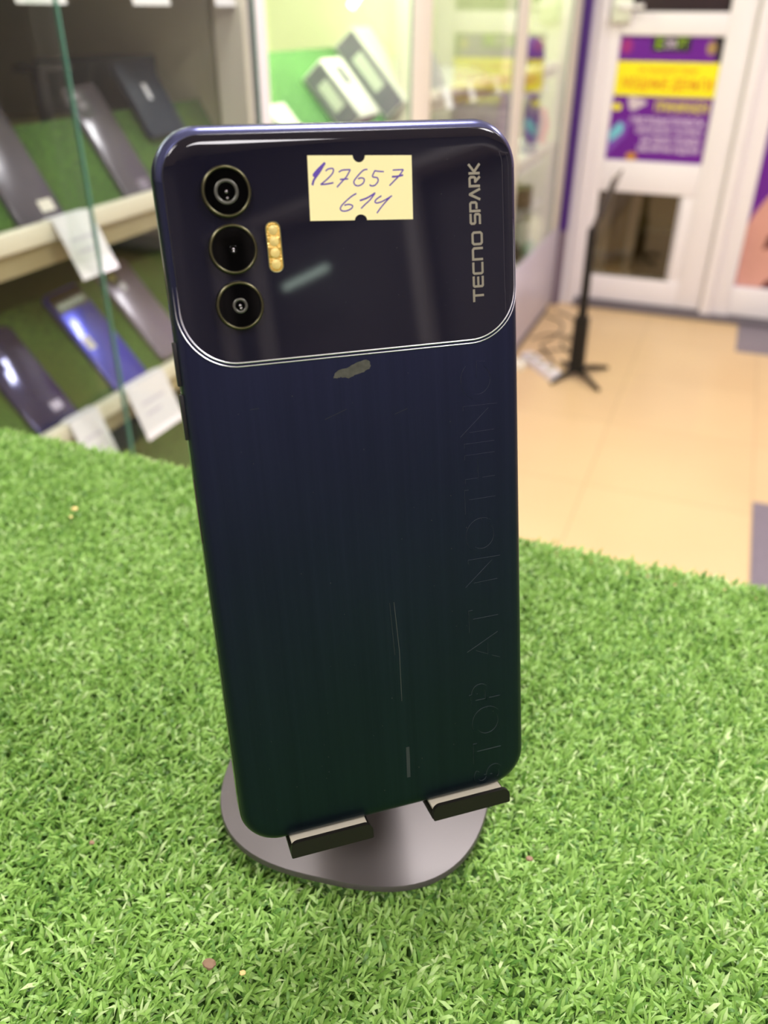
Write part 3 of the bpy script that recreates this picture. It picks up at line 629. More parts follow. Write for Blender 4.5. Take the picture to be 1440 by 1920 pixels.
m_blade = bpy.data.materials.new('artificial_grass_blades'); m_blade.use_nodes = True; nt = m_blade.node_tree; p = nt.nodes['Principled BSDF']
an = nt.nodes.new('ShaderNodeAttribute'); an.attribute_name = 'tint'
r = nt.nodes.new('ShaderNodeValToRGB'); e_ = r.color_ramp.elements
e_[0].position = 0.0; e_[0].color = (0.105, 0.255, 0.040, 1); e_[1].position = 1.0; e_[1].color = (0.60, 0.76, 0.36, 1)
x_ = e_.new(0.35); x_.color = (0.235, 0.43, 0.080, 1); x_ = e_.new(0.75); x_.color = (0.36, 0.59, 0.15, 1)
nt.links.new(an.outputs['Fac'], r.inputs['Fac']); nt.links.new(r.outputs['Color'], p.inputs['Base Color'])
p.inputs['Roughness'].default_value = 0.42; p.inputs['Specular IOR Level'].default_value = 0.45
out = nt.nodes['Material Output']; tr = nt.nodes.new('ShaderNodeBsdfTranslucent'); ms = nt.nodes.new('ShaderNodeMixShader'); ms.inputs[0].default_value = 0.35
nt.links.new(r.outputs['Color'], tr.inputs['Color']); nt.links.new(p.outputs[0], ms.inputs[1]); nt.links.new(tr.outputs[0], ms.inputs[2]); nt.links.new(ms.outputs[0], out.inputs['Surface'])
m_back = mat('turf_backing', (0.07, 0.16, 0.03), 0.9, noise=0.4, nscale=400)

BX, BY, BA, BB, BROT, BN = -0.076, 0.1735, 0.0425, 0.0438, 0.15, 2.8       # the stand's round foot
def make_turf():
    spec = [(-0.50, 0.22, 0.0, 0.334, 1/0.95e-6), (-0.655, 0.62, -0.318, 0.334, 1/3.2e-6)]
    bx, by = [], []
    for k, (x0, x1, y0, y1, dens) in enumerate(spec):
        n = int((x1-x0)*(y1-y0)*dens); X = rng.uniform(x0, x1, n); Y = rng.uniform(y0, y1, n)
        if k == 1:
            keep = ~((X > -0.50) & (X < 0.22) & (Y > 0.0)); X, Y = X[keep], Y[keep]
        # tufts: draw blades towards knots of the stitching
        gx, gy = np.round(X/0.0042)*0.0042, np.round(Y/0.0042)*0.0042
        X = X+(gx-X)*0.45; Y = Y+(gy-Y)*0.45
        bx.append(X); by.append(Y)
    X = np.concatenate(bx); Y = np.concatenate(by); n = len(X)
    sw = 0.5+0.5*np.sin(X*61+np.sin(Y*47)*1.7)*np.cos(Y*53+X*19)
    ang = rng.uniform(0, 2*PI, n); bias = rng.random(n) < 0.35
    ang[bias] = rng.normal(0.9, 0.6, bias.sum())
    Lb = rng.uniform(0.0050, 0.0086, n)*(0.85+0.25*sw); lean = np.clip(rng.normal(1.0, 0.34, n), 0.15, 1.5); curl = rng.uniform(-0.3, 1.9, n)
    wd = rng.uniform(0.00032, 0.00066, n); tw = rng.uniform(-0.9, 0.9, n)
    # press the pile down under the stand's foot, keep it short at the edge
    c_, s_ = math.cos(BROT), math.sin(BROT); dx, dy = X-BX, Y-BY
    q = (np.abs((dx*c_+dy*s_)/(BA+0.001))**BN+np.abs((-dx*s_+dy*c_)/(BB+0.001))**BN)**(1/BN)
    under = q < 1.0
    Lb[under] *= 0.35
    near = (q >= 1.0) & (q < 1.09)
    Lb[near] *= 0.85
    tint = np.clip(rng.normal(0.47, 0.26, n)+0.16*(sw-0.5), 0, 1)
    V = np.zeros((n, 7, 3)); 
    px_, py_, pz = X.copy(), Y.copy(), np.full(n, ZT-0.0065)
    hx, hy = np.cos(ang), np.sin(ang); wxv, wyv = -hy*np.cos(tw), hx*np.cos(tw); wz = np.sin(tw)*0.6
    a = lean*0.45
    for k in range(4):
        ws = wd*(1.0, 1.0, 0.95, 0.0)[k]
        if k < 3:
            V[:, 2*k, 0] = px_-wxv*ws; V[:, 2*k, 1] = py_-wyv*ws; V[:, 2*k, 2] = pz-wz*ws
            V[:, 2*k+1, 0] = px_+wxv*ws; V[:, 2*k+1, 1] = py_+wyv*ws; V[:, 2*k+1, 2] = pz+wz*ws
            st_ = Lb*(0.38, 0.34, 0.28)[k]
            px_ = px_+hx*np.sin(a)*st_; py_ = py_+hy*np.sin(a)*st_; pz = pz+np.cos(a)*st_
            a = np.minimum(a+lean*0.35+curl*0.42, 2.0)
        else:
            V[:, 6, 0] = px_; V[:, 6, 1] = py_; V[:, 6, 2] = pz
    zt = V[:, :, 2]; lim = np.where(under, ZT-0.0005, ZT+0.006)[:, None]
    V[:, :, 2] = np.minimum(zt, lim)
    nv = n*7
    base = (np.arange(n)*7)[:, None]
    quads = np.concatenate([base+np.array([0, 1, 3, 2]), base+np.array([2, 3, 5, 4])], 1).reshape(-1, 4)
    tris = base+np.array([4, 5, 6])
    # backing with a rolled far edge
    bv = []; bf = []
    xs = [-0.656, 0.622]; prof = [(-0.322, ZT-0.011), (-0.322, ZT-0.0065), (0.326, ZT-0.0065), (0.331, ZT-0.009), (0.332, ZT-0.016), (0.330, ZT-0.020), (0.3275, ZT-0.020), (0.3275, ZT-0.011)]
    for x in xs: bv += [(x, y, z) for y, z in prof]
    m_ = len(prof); bf = [(i, (i+1) % m_, m_+(i+1) % m_, m_+i) for i in range(m_)]
    me = bpy.data.meshes.new('artificial_turf')
    allv = np.concatenate([V.reshape(-1, 3), np.array(bv)]); me.vertices.add(len(allv)); me.vertices.foreach_set('co', allv.ravel())
    bq = np.array(bf)+nv; Q = np.concatenate([quads, bq]); nl = Q.size+tris.size
    me.loops.add(nl); me.loops.foreach_set('vertex_index', np.concatenate([Q.ravel(), tris.ravel()]).astype(np.int32))
    nf = len(Q)+len(tris); me.polygons.add(nf)
    st = np.concatenate([np.arange(len(Q))*4, len(Q)*4+np.arange(len(tris))*3]); me.polygons.foreach_set('loop_start', st.astype(np.int32))
    me.materials.append(m_blade); me.materials.append(m_back)
    mi = np.zeros(nf, np.int32); mi[len(quads):len(Q)] = 1; me.polygons.foreach_set('material_index', mi)
    me.update(calc_edges=True)
    at_ = me.attributes.new('tint', 'FLOAT', 'POINT'); tv = np.repeat(tint, 7); at_.data.foreach_set('value', np.concatenate([tv, np.zeros(len(bv))]).astype(np.float32))
    o = bpy.data.objects.new('artificial_turf', me); COL.objects.link(o)
    tag(o, 'bright green artificial turf covering the counter top under the big phone', 'turf', kind='stuff')
make_turf()
def crumb(label, px, py, r, c, flat=0.5):
    q = at(px, py, 2, ZT+0.003); bm = bmesh.new(); bmesh.ops.create_icosphere(bm, subdivisions=2, radius=1)
    for v in bm.verts:
        k = 1+random.uniform(-0.18, 0.18); v.co = Vector((q.x+v.co.x*r*k, q.y+v.co.y*r*0.75*k, q.z+v.co.z*r*flat*k))
    mb = MB(); mb.bm(bm); tag(mb.build('crumb', c), label, 'crumb', 'crumbs lying on the turf')
M_cy = mat('yellow_crumb', (0.85, 0.62, 0.25), 0.6); M_cb = mat('brown_crumb', (0.24, 0.15, 0.09), 0.7)
crumb('yellow crumb on the turf at far left, left of the big phone', 140, 954, 0.0017, M_cy)
crumb('tiny yellow crumb just below the larger yellow crumb', 133, 969, 0.0008, M_cy)
crumb('greyish-brown crumb near the bottom edge of the photo', 393, 1808, 0.0018, M_cb)
crumb('small yellow-orange crumb right of the greyish-brown one', 455, 1824, 0.0009, M_cy)
crumb('brown crumb on the turf right of the round foot', 993, 1610, 0.0011, M_cb)
crumb('reddish-brown crumb left of the round foot', 172, 1580, 0.0009, M_cb)

# ================================================================== THE BIG PHONE
PM = Matrix(((0.77177446, -0.14740248, 0.61857634), (0.63587264, 0.18729495, -0.74872331), (-0.00549255, 0.9711813, 0.23827866))).to_4x4()
PM.translation = Vector((-0.06242069, 0.14986431, 1.06429307))
ph = empty('smartphone', None, 'large dark blue phone seen from behind, propped upright in the black stand', 'phone', None, PM)
mm = 0.001
def ring_(hw, hh, r, z, n=14): return [(x*mm, y*mm, z*mm) for x, y in rrect(-hw, hw, -hh, hh, r, n)]
HW, HH, RC = 38.25, 82.5, 9.6
def phone_mat(name, top, bot, rough, ribs=True):
    m = bpy.data.materials.new(name); m.use_nodes = True; nt = m.node_tree; p = nt.nodes['Principled BSDF']
    tc = nt.nodes.new('ShaderNodeTexCoord'); sp = nt.nodes.new('ShaderNodeSeparateXYZ'); nt.links.new(tc.outputs['Object'], sp.inputs[0])
    mr = nt.nodes.new('ShaderNodeMapRange'); mr.inputs[1].default_value = -0.082; mr.inputs[2].default_value = 0.040; nt.links.new(sp.outputs['Y'], mr.inputs[0])
    mx = nt.nodes.new('ShaderNodeMix'); mx.data_type = 'RGBA'; mx.inputs['A'].default_value = (*bot, 1); mx.inputs['B'].default_value = (*top, 1)
    nt.links.new(mr.outputs[0], mx.inputs['Factor'])
    # fine upright brushed lines
    mp = nt.nodes.new('ShaderNodeMapping'); mp.inputs['Scale'].default_value = (1, 0.012, 1); nt.links.new(tc.outputs['Object'], mp.inputs[0])
    n = nt.nodes.new('ShaderNodeTexNoise'); n.inputs['Scale'].default_value = 900; n.inputs['Detail'].default_value = 5; nt.links.new(mp.outputs[0], n.inputs['Vector'])
    n2 = nt.nodes.new('ShaderNodeTexNoise'); n2.inputs['Scale'].default_value = 28; n2.inputs['Detail'].default_value = 3; nt.links.new(tc.outputs['Object'], n2.inputs['Vector'])
    ad = nt.nodes.new('ShaderNodeMath'); ad.operation = 'MULTIPLY_ADD'; ad.inputs[1].default_value = 0.16; ad.inputs[2].default_value = rough-0.10
    nt.links.new(n2.outputs['Fac'], ad.inputs[0]); nt.links.new(ad.outputs[0], p.inputs['Roughness'])
    bp = nt.nodes.new('ShaderNodeBump'); bp.inputs['Strength'].default_value = 0.25 if ribs else 0; bp.inputs['Distance'].default_value = 0.0002
    nt.links.new(n.outputs['Fac'], bp.inputs['Height']); nt.links.new(bp.outputs['Normal'], p.inputs['Normal'])
    st = nt.nodes.new('ShaderNodeTexNoise'); st.inputs['Scale'].default_value = 330; st.inputs['Detail'].default_value = 6; st.inputs['Roughness'].default_value = 0.7; nt.links.new(mp.outputs[0], st.inputs['Vector'])
    s2 = nt.nodes.new('ShaderNodeMapRange'); s2.inputs[1].default_value = 0.35; s2.inputs[2].default_value = 0.68; s2.inputs[3].default_value = 0.92; s2.inputs[4].default_value = 1.16; nt.links.new(st.outputs['Fac'], s2.inputs[0])
    vm = nt.nodes.new('ShaderNodeVectorMath'); vm.operation = 'SCALE'; nt.links.new(mx.outputs['Result'], vm.inputs[0]); nt.links.new(s2.outputs[0], vm.inputs['Scale'])
    nt.links.new(vm.outputs[0], p.inputs['Base Color']); p.inputs['Metallic'].default_value = 0.85
    return m
M_body = phone_mat('satin_midnight_blue', (0.022, 0.025, 0.062), (0.012, 0.026, 0.034), 0.40)  # greener lower end: the turf's reflection painted into the cover colour
M_frame = mat('blue_frame_top_sheen', (0.10, 0.11, 0.25), 0.24, metal=0.75, noise=0.1)
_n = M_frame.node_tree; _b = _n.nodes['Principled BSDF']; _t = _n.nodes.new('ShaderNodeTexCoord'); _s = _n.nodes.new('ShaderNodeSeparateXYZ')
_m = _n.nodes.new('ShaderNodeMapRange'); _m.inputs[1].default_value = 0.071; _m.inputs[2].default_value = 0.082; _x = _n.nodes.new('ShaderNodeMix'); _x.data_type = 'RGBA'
_x.inputs['A'].default_value = (0.022, 0.025, 0.062, 1); _x.inputs['B'].default_value = (0.10, 0.11, 0.25, 1)  # reflected light along the top rim painted in as a paler blue
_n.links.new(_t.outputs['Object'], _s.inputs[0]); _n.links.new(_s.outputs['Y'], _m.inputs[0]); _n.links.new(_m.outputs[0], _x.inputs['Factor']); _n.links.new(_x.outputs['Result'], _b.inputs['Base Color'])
M_plate = mat('glossy_black_blue', (0.006, 0.006, 0.014), 0.04, noise=0.2, nscale=20, coat=0.0)
M_trimc = mat('chrome_trim', (0.78, 0.78, 0.86), 0.32, metal=1.0)
bd = MB(); PROF = ((1.6, -9.0), (0.6, -8.6), (0.05, -7.6), (0, -6), (0, -3.4), (0.12, -2.4), (0.5, -1.5), (1.2, -0.7), (1.9, -0.32), (2.2, -0.22), (3.4, -0.02), (4.6, 0.0))
bd.loft([ring_(HW-i, HH-i, RC-i*0.6, z) for i, z in PROF])
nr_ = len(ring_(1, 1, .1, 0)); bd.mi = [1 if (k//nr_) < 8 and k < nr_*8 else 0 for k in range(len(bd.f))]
for k, f_i in enumerate(bd.f):       # paler rim, painted reflected light, kept to the upper part only
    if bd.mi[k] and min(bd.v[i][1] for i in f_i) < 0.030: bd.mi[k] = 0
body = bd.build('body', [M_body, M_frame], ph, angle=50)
MB().loft([ring_(HW-i, HH-i, RC-1.2, z) for i, z in ((2.4, -8.9), (2.4, -9.25))]).build('screen', mat('screen_glass', (0.01, 0.01, 0.012), 0.05), ph)
# frame rail round the sides
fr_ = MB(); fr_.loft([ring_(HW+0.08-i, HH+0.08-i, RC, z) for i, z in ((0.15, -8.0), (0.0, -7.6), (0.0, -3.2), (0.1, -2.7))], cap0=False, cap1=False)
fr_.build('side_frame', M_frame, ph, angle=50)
# upper glossy plate, curved over the edges
DROP = [(0.0, 3.0), (0.12, 2.4), (0.5, 1.5), (1.2, 0.7), (2.2, 0.22), (3.4, 0.03), (4.6, 0.0), (99, 0.0)]
def edge_dist(x, y):
    qx, qy = abs(x)-(HW-RC), abs(y)-(HH-RC)
    return RC-(math.hypot(max(qx, 0), max(qy, 0))+min(max(qx, qy), 0)) 
def skin(x, y, up=0.28):
    d = max(0, edge_dist(x, y)); return up-float(np.interp(d, [t[0] for t in DROP], [t[1] for t in DROP]))
def plate_outline(i, n=16):
    return rrect(-HW+1.6+i, HW-1.5-i, 37.0+i, HH-1.9-i, [max(1, 11-i), max(1, 11-i), max(1, 8.0-i), max(1, 8.0-i)], n)
pl_ = MB(); rings = [[(x*mm, y*mm, (skin(x, y)-0.27)*mm) for x, y in plate_outline(0)]]
for i in (0, 0.12, 0.35, 0.7, 1.1, 1.6, 2.2, 2.9, 3.8, 5, 7, 10):
    rings.append([(x*mm, y*mm, (skin(x, y)-(0.06 if i == 0 else 0))*mm) for x, y in plate_outline(i)])
pl_.loft(rings, cap0=False); plate = pl_.build('camera_plate', M_plate, ph, angle=50)
# twin bright lines along the plate's lower edge
def edge_path(dv, du=0.0):
    P = []
    base_ = rrect(-HW+1.6-dv, HW-1.5+dv, 37.0-dv, HH, [11+dv, 11+dv, 9, 9], 16)
    for (x, y) in base_[:34]:
        z = skin(x, y, 0.24)
        P.append((x*mm, y*mm, z*mm))
    x, y, z = P[0]; P = [(x, 47*mm+k*1.2*mm, z) for k in (5, 4, 3, 2, 1)]+P
    x, y, z = P[-1]; P = P+[(x, 49*mm+k*2.6*mm, z) for k in (1, 2, 3, 4, 5)]
    return P
EP = edge_path(0.05); TR = [min(1, (i+0.3)/7, (len(EP)-0.7-i)/7) for i in range(len(EP))]
MB().tube(EP, [0.17*mm*t for t in TR], 8).build('bright_trim', M_trimc, ph)
MB().tube([(x, y, z-0.10*mm) for x, y, z in edge_path(0.80)], [0.13*mm*t for t in TR], 8).build('bright_trim', M_trimc, ph)

M_ring = mat('olive_black_ring', (0.055, 0.052, 0.028), 0.28, metal=0.8)
M_goldedge = mat('gold_edge', (0.095, 0.088, 0.045), 0.3, metal=0.9)
M_lensg = mat('lens_glass', (0.001, 0.001, 0.001), 0.03, spec=0.12)
M_inner = mat('inner_lens_ring', (0.10, 0.10, 0.085), 0.3, metal=0.5)
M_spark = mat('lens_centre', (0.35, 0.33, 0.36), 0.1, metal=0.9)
for (u, v, kind) in ((-24.9, 70.1, 0), (-24.8, 59.4, 1), (-24.7, 48.5, 2)):
    c = (u*mm, v*mm, 0.26*mm)
    P_l = lambda pr: [(r*mm, z*mm) for r, z in pr]
    h = MB(); h.lathe(P_l([(4.85, 0), (4.85, 0.9), (4.72, 1.25), (4.45, 1.38), (4.25, 1.30), (4.18, 1.0)]), c, 64, close=False)
    hous = h.build('lens_housing', M_ring, ph, angle=40)
    MB().lathe(P_l([(4.62, 1.30), (4.52, 1.40), (4.38, 1.39), (4.32, 1.30)]), c, 64, close=False).build('gold_edge', M_goldedge, hous, angle=70)
    MB().lathe(P_l([(4.2, 0.9), (4.2, 1.02), (0.01, 1.02)]), c, 64, close=True).build('cover_glass', M_lensg, hous)
    ri, ro = ((1.75, 2.35), (0.55, 0.8), (1.0, 1.5))[kind]
    MB().lathe(P_l([(ro, 1.03), (ro-0.1, 1.10), (ri+0.05, 1.10), (ri, 1.03)]), c, 40, close=False).build('inner_ring', M_inner if kind != 1 else M_lensg, hous, angle=70)
    MB().lathe(P_l([(0.30, 1.03), (0.24, 1.10), (0.12, 1.15), (0.01, 1.16)]), c, 20).build('lens_centre', M_spark, hous)
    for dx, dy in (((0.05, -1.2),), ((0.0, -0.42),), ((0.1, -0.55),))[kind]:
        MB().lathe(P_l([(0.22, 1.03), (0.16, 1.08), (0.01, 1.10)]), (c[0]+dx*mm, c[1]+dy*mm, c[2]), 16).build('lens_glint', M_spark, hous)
# flash pill with its lumpy warm reflector
def tilt(pts, c, a): return [((c[0]+(x-c[0])*math.cos(a)-(y-c[1])*math.sin(a)), (c[1]+(x-c[0])*math.sin(a)+(y-c[1])*math.cos(a))) for x, y in pts]
FC = (-16.4, 59.3)
M_flash = mat('warm_flash_reflector', (0.66, 0.42, 0.09), 0.3, metal=0.35, noise=0.45, nscale=420, bump=1.0, bscale=500)
fl_ = MB(); fl_.loft([[(x*mm, y*mm, z*mm) for x, y in rrect(FC[0]-1.38+i, FC[0]+1.38-i, FC[1]-4.75+i, FC[1]+4.75-i, 1.2-i, 8)] for i, z in ((0, 0.2), (0, 0.40), (0.25, 0.48))])
fl_.build('flash', M_flash, ph)
rm = MB(); rm.tube([(x*mm, y*mm, 0.36*mm) for x, y in rrect(FC[0]-1.42, FC[0]+1.42, FC[1]-4.8, FC[1]+4.8, 1.25, 8)]+[((FC[0]-1.42)*mm, (FC[1]-3.5)*mm, 0.36*mm)], 0.13*mm, 6)
rm.build('flash_rim', mat('olive_rim', (0.25, 0.24, 0.12), 0.3, metal=0.7), ph)
M_flashy = mat('pale_flash_lens', (0.78, 0.58, 0.20), 0.3, metal=0.2, noise=0.4, nscale=500)
for k in range(4):
    MB().lathe([(0.95*mm, 0), (0.8*mm, 0.05*mm), (0.2*mm, 0.08*mm)], (FC[0]*mm, (FC[1]+3.3-k*2.2)*mm, 0.48*mm), 20).build('flash_lens', M_flashy, ph)
# keys and the card tray on the left edge
kx = -HW-0.05
for (v0, v1, nm, out) in ((33.0, 42.0, 'volume_button', 0.62), (21.6, 31.2, 'power_button', 0.62)):
    b = MB(); b.box((kx-out)*mm, (kx+0.4)*mm, v0*mm, v1*mm, -4.6*mm, -2.5*mm, bev=0.18*mm); b.build(nm, M_black, ph)
b = MB(); b.box((kx-0.10)*mm, (kx+0.3)*mm, -1.8*mm, 12.9*mm, -4.6*mm, -2.8*mm, bev=0.05*mm); b.build('card_tray', mat('tray_edge', (0.10, 0.09, 0.07), 0.3, metal=0.6), ph)

# logo: stroked capitals reading upwards along the right side of the plate
M_logo = mat('pale_logo_foil', (0.36, 0.34, 0.26), 0.3, metal=0.55, noise=0.1)
def logo():
    # each glyph in a frame: x along the word (0..w), y = height 0..1 ; heights in units of cap height
    G = {'T': (1.05, [[(0, .93), (1.05, .93)], [(.525, .95), (.525, 0)]]),
         'E': (.92, [[(.92, .92), (.16, .92), (.09, .85), (.09, .15), (.16, .08), (.92, .08)], [(.12, .5), (.88, .5)]]),
         'C': (1.0, [[(1.0, .92), (.18, .92), (.09, .83), (.09, .17), (.18, .08), (1.0, .08)]]),
         'N': (1.08, [[(.1, 0), (.1, .92), (.86, .92), (.98, .80), (.98, 0)]]),
         'O': (1.12, [[(.5, .92), (.22, .92), (.1, .80), (.1, .20), (.22, .08), (.9, .08), (1.02, .20), (1.02, .80), (.9, .92), (.5, .92)]]),
         'S': (1.1, [[(1.08, .92), (.2, .92), (.09, .84), (.09, .60), (.2, .52), (.9, .52), (1.01, .44), (1.01, .18), (.9, .08), (.02, .08)]]),
         'P': (1.02, [[(.1, 0), (.1, .92), (.82, .92), (.94, .82), (.94, .46), (.82, .36), (.30, .36)]]),
         'A': (1.15, [[(.06, 0), (.56, .92), (.60, .92), (1.10, 0)]]),
         'R': (1.1, [[(.1, 0), (.1, .92), (.84, .92), (.96, .82), (.96, .52), (.86, .42), (.42, .42)], [(.50, .44), (1.0, 0)]]),
         'K': (1.0, [[(.1, 0), (.1, 1)], [(.98, 1), (.24, .5), (1.0, 0)]])}
    h = 2.55; s = h*mm
    words = [('TECNO', 45.1, 59.9), ('SPARK', 61.3, 73.4)]
    for wd_, a, b in words:
        tot = sum(G[c][0] for c in wd_)+0.13*(len(wd_)-1); k = (b-a)/(tot*h)
        x = 0
        for c in wd_:
            mb = MB()
            for j, st_ in enumerate(G[c][1]):
                pts = [(x+px*1.0, py) for px, py in st_]
                # rotate 90 degrees: along the word -> +v ; letter height -> -u
                q = [((28.9-0.02*(a-59)-py*h)*mm, (a+px*h*k)*mm) for px, py in pts]
                ribbon(mb, q, 0.50*mm, (0.33+0.004*j)*mm, th=0.05*mm)
            mb.build('logo_letter', M_logo, ph, smooth=False)
            x += G[c][0]+0.13
logo()
# motto moulded faintly into the satin cover
M_medge = mat('letter_edge_highlight', (0.16, 0.18, 0.19), 0.35, metal=0.4)  # paler letter sides: the edge highlight is put into their colour
def motto():
    # thin-line capitals drawn as outlines, one letter per part
    def arc(cx_, cy_, rx, ry, a0, a1, n=22): return [(cx_+rx*math.cos(math.radians(a0+(a1-a0)*k/n)), cy_+ry*math.sin(math.radians(a0+(a1-a0)*k/n))) for k in range(n+1)]
    G = {'S': (.62, [arc(.31, .74, .24, .23, 40, 270, 14)+arc(.31, .27, .26, .24, 90, -140, 14)]),
         'T': (.70, [[(0, .97), (.7, .97)], [(.35, .97), (.35, 0)]]),
         'O': (1.0, [arc(.5, .5, .46, .48, 0, 360, 30)]),
         'P': (.62, [[(.06, 0), (.06, .97), (.34, .97)]+arc(.34, .72, .25, .25, 90, -90, 12)+[(.06, .47)]]),
         'A': (.86, [[(0, 0), (.43, .98), (.86, 0)], [(.15, .33), (.71, .33)]]),
         'N': (.84, [[(.06, 0), (.06, .97), (.78, .03), (.78, 1)]]),
         'H': (.80, [[(.06, 0), (.06, 1)], [(.74, 0), (.74, 1)], [(.06, .5), (.74, .5)]]),
         'I': (.14, [[(.07, 0), (.07, 1)]]),
         'G': (1.0, [arc(.5, .5, .46, .48, 42, 330, 26)+[(.92, .46), (.55, .46)]]), ' ': (.36, [])}
    s = 'STOP AT NOTHING'; gap = .19
    tot = sum(G[c][0] for c in s)+gap*(len(s)-1); a, b = -80.2, 32.2; k = (b-a)/tot; h = 7.6
    x = 0
    for c in s:
        if c != ' ':
            mb = MB()
            for j, st_ in enumerate(G[c][1]):
                q = [((31.0-py*h)*mm, (a+(x+px)*k)*mm) for px, py in st_]
                ribbon(mb, q, 1.05*mm, (0.10+0.004*j)*mm, th=0.11*mm, mside=1)
            o = mb.build('moulded_letter', [M_body, M_medge], ph, smooth=False)
        x += G[c][0]+gap
motto()

# yellow inventory sticker with handwriting
M_stick = mat('pale_yellow_sticker', lin(240, 230, 172), 0.6, noise=0.03, nscale=60)
M_ink = mat('violet_ink', lin(86, 60, 160), 0.5, noise=0.3, nscale=900)
# corners measured on the photo, millimetres on the phone's back
SC = [(-8.6, 63.9), (13.4, 63.1), (13.75, 75.5), (-8.1, 76.15)]
def sp_(x, y):      # 0..1 across, 0..1 down -> phone coordinates
    b = Vector(SC[0]).lerp(Vector(SC[1]), x); t = Vector(SC[3]).lerp(Vector(SC[2]), x); q = t.lerp(b, y); return (q.x*mm, q.y*mm)
W_, H_ = 22.0, 12.3
out_ = [(0, 0), (0.425, 0)]+[(0.485+0.060*math.cos(a)*1.0, 0.107*math.sin(a)*1.0) for a in [PI-PI*k/10 for k in range(11)]]+[(0.545, 0), (1, 0), (1, 1), (0.555, 1)]+[(0.485+0.060*math.cos(a), 1-0.09*math.sin(a)) for a in [PI*k/10 for k in range(11)]]+[(0.42, 1), (0, 1)]
outl = [sp_(x, y) for x, y in out_][::-1]
sm = MB(); sm.prism(outl, 0.30*mm, 0.42*mm)
sticker = sm.build('price_sticker', M_stick, ph, smooth=False)
def hand(strokes, name='handwritten_digit'):
    # strokes in pixels of a 1440x939 close-up of the sticker whose corners are below
    def cv(px, py):
        # sticker spans x 97..1320 (top) 133..1330 (bottom), y 72..88 top, 830..820 bottom
        y = (py-78)/(826-78); xl = 97+(133-97)*y; xr = 1318+(1332-1318)*y
        return sp_((px-xl)/(xr-xl), y)
    mb = MB()
    for j, (pts, w_) in enumerate(strokes):
        P = smoothline([(a, b, 0) for a, b in pts], 5) if len(pts) > 2 else [Vector((a, b, 0)) for a, b in pts]
        q = [cv(p_.x, p_.y) for p_ in P]; ribbon(mb, q, w_*mm, (0.435+0.003*j)*mm)
    mb.build(name, M_ink, sticker, smooth=False)
t_ = 0.27
hand([([(165, 300), (215, 240), (298, 160)], .42), ([(298, 160), (235, 265), (175, 350), (155, 415)], .42), ([(165, 315), (230, 235)], .5)])
hand([([(305, 255), (335, 232), (390, 228), (385, 280), (320, 350), (248, 408)], t_), ([(248, 408), (320, 402), (395, 388)], .3)])
hand([([(455, 268), (500, 245), (590, 240)], t_), ([(590, 240), (545, 320), (490, 380), (435, 440)], t_), ([(470, 352), (565, 345)], .3)])
hand([([(790, 238), (740, 250), (670, 320), (632, 375), (645, 415), (690, 425), (740, 395), (752, 350), (720, 335), (680, 345)], t_)])
hand([([(985, 265), (930, 262), (880, 255)], t_), ([(880, 250), (850, 320), (905, 335), (915, 375), (880, 420), (835, 428), (815, 412)], t_)])
hand([([(1090, 248), (1150, 245), (1218, 242)], t_), ([(1218, 242), (1170, 310), (1110, 370), (1050, 428)], t_), ([(1080, 325), (1150, 320), (1215, 305)], .36)])
hand([([(660, 515), (600, 550), (510, 630), (475, 680), (490, 712), (540, 716), (600, 690), (615, 655), (570, 640), (520, 650)], t_)])
hand([([(700, 598), (790, 565), (882, 510)], .34), ([(882, 510), (820, 590), (765, 640), (715, 690)], t_)])
hand([([(955, 545), (900, 580), (878, 612), (900, 628), (960, 612), (1030, 575), (1080, 545)], t_), ([(1060, 560), (1010, 610), (950, 680), (900, 748)], t_)])
# residue and scratches
M_res = mat('grey_tape_residue', (0.055, 0.056, 0.042), 0.7, noise=0.7, nscale=700)
rs = [(-6.4, 32.0), (-5.2, 33.3), (-3.2, 33.6), (-1.2, 34.5), (1.2, 34.9), (2.2, 34.4), (2.1, 33.2), (0.6, 32.3), (-1.6, 32.0), (-3.0, 31.3), (-4.6, 31.8), (-5.9, 31.6)]
rs2 = []
for i in range(len(rs)):
    a, b = Vector(rs[i]), Vector(rs[(i+1) % len(rs)])
    for k in range(4): q = a.lerp(b, k/4); rs2.append(((q.x+random.uniform(-.18, .18))*mm, (q.y+random.uniform(-.14, .14))*mm))
MB().prism(rs2[::-1], 0.0, 0.05*mm).build('tape_residue', M_res, ph, smooth=False)
M_scr = mat('fine_scratch', (0.05, 0.058, 0.055), 0.5); M_scr2 = mat('faint_scratch', (0.020, 0.026, 0.030), 0.5)
for (pts, w_, m_) in (([(4.0, -23), (4.6, -36), (4.4, -50)], 0.13, M_scr), ([(2.9, -23), (3.4, -37)], 0.10, M_scr2), ([(5.2, -63.5), (5.0, -72.5)], 0.9, M_scr2),
                      ([(-9, 23.0), (-4, 24.7)], 0.10, M_scr2), ([(7, 22.3), (10, 23.2)], 0.10, M_scr2), ([(-25, 27.0), (-23, 27.1)], 0.10, M_scr2)):
    mb = MB(); ribbon(mb, [(x*mm, y*mm) for x, y in pts], w_*mm, 0.03*mm); mb.build('scratch', m_, ph, smooth=False)
mb = MB()
for k in range(46):
    x, y = random.uniform(-32, 30), random.uniform(-75, 33); r_ = random.uniform(0.05, 0.12)
    mb.prism([((x+r_*math.cos(a))*mm, (y+r_*math.sin(a))*mm) for a in (0, 1.2, 2.5, 3.8, 5)], 0.0, 0.06*mm)
for k in range(40):
    x, y = random.uniform(-30, 24), random.uniform(40, 79); r_ = random.uniform(0.03, 0.08)
    mb.prism([((x+r_*math.cos(a))*mm, (y+r_*math.sin(a))*mm) for a in (0, 1.2, 2.5, 3.8, 5)], 0.28*mm, 0.33*mm)
tag(mb.build('dust_specks', M_scr, ph, smooth=False), kind='stuff')

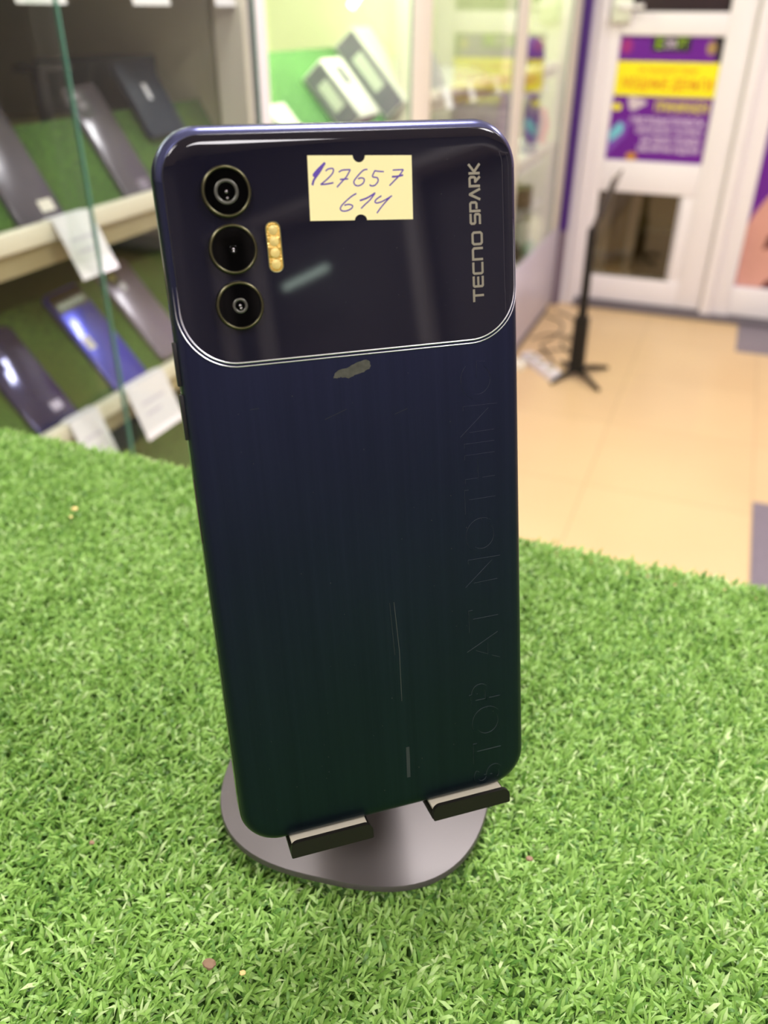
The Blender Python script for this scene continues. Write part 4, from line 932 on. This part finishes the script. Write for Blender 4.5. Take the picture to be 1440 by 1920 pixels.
# ================================================================== PHONE STAND
sg = empty('phone_stand', (BX, BY, ZT), 'black metal stand with a rounded foot and two hooks holding the big phone', 'stand'); sg['_world'] = 1
M_foot = mat('gunmetal_satin', (0.090, 0.080, 0.078), 0.30, metal=0.30, noise=0.06, nscale=30)
def foot(k, n=96):
    o_ = []
    for i in range(n):
        a = 2*PI*i/n; c, s = math.cos(a), math.sin(a); r = (abs(c)**BN+abs(s)**BN)**(-1/BN)
        x, y = BA*k*c*r, BB*k*s*r; o_.append((BX+x*math.cos(BROT)-y*math.sin(BROT), BY+x*math.sin(BROT)+y*math.cos(BROT)))
    return o_
ft = MB(); ft.loft([[(x, y, z) for x, y in foot(k)] for k, z in ((0.985, ZT+0.0002), (1.0, ZT+0.0006), (1.0, ZT+0.0022), (0.994, ZT+0.0027))])
ft.build('foot', M_foot, sg, angle=50)
def pw(u, v, w_): q = PM @ Vector((u*mm, v*mm, w_*mm)); return (q.x, q.y, q.z)
def pbox(u0, u1, v0, v1, w0, w1, r=0):
    return None
def sheet(mb, prof, u0, u1, t=1.3):
    """bend a strip of metal (prof: list of (v, w)) and give it thickness"""
    n = len(prof); N = []
    for i in range(n):
        a = Vector(prof[max(i-1, 0)]); b = Vector(prof[min(i+1, n-1)]); d = (b-a).normalized(); N.append(Vector((-d.y, d.x)))
    ring = lambda u: [pw(u, p_[0]+N[i].x*t/2, p_[1]+N[i].y*t/2) for i, p_ in enumerate(prof)]+[pw(u, p_[0]-N[i].x*t/2, p_[1]-N[i].y*t/2) for i, p_ in reversed(list(enumerate(prof)))]
    mb.loft([ring(u0), ring(u1)])
    return mb
bp_ = MB(); rr_ = rrect(-30, 33, -83.6, -22, 8, 8)
bp_.loft([[pw(x, y, z) for x, y in rr_] for z in (-11.2, -9.75)]); bp_.build('back_plate', M_blackmetal, sg, angle=40)
M_pad = mat('grey_silicone_pad', (0.62, 0.58, 0.46), 0.5)
for (u0, u1) in ((-27.6, -6.4), (10.0, 31.6)):
    k = MB()
    bend = [(-79, -10.5), (-82.4, -10.5), (-83.6, -10.2), (-84.3, -9.2), (-84.3, 2.2), (-84.25, 2.8)]
    sheet(k, bend, u0, u1, 1.3); 
    hook = k.build('hook', M_blackmetal, sg, angle=40)
    lip = MB(); o2 = rrect(u0, u1, -84.95, -80.6, [0.4, 0.4, 2.0, 2.0], 8)
    lip.loft([[pw(x, y, z) for x, y in o2] for z in (2.6, 2.75, 3.6, 3.75)])
    lip.build('lip', M_blackmetal, hook, angle=40)
    pd = MB(); pd.loft([[pw(x, y, z) for x, y in ((u0+0.7, -83.42), (u1-0.7, -83.42), (u1-0.7, -82.75), (u0+0.7, -82.75))] for z in (-8.6, 2.55)])
    pd.build('pad', M_pad, hook, smooth=False)
# stem from the rear of the foot up to the back plate
A = Vector((BX, BY, ZT+0.0027)); back_dir = Vector((PM[0][2], PM[1][2], 0)).normalized()*-1; side = Vector((back_dir.y, -back_dir.x, 0))
top_ = Vector(pw(1.5, -52, -11.4)); bot_ = A+back_dir*0.012
bot_ = Vector((bot_.x, bot_.y, ZT+0.0027))
sm_ = MB(); rings = []
for t in (0, 0.03, 0.5, 0.97, 1):
    c = bot_.lerp(top_, t); rings.append([c+side*sx*0.013+back_dir*sy*0.0022 for sx, sy in ((-1, -1), (1, -1), (1, 1), (-1, 1))])
sm_.loft(rings); sm_.build('stem', M_blackmetal, sg, smooth=False)
hg = MB(); hg.tube([top_-side*0.016, top_+side*0.016], 0.0035, 20); hg.build('hinge', M_blackmetal, sg)
for o in list(bpy.data.objects):
    if '_world' in o.keys(): del o['_world']
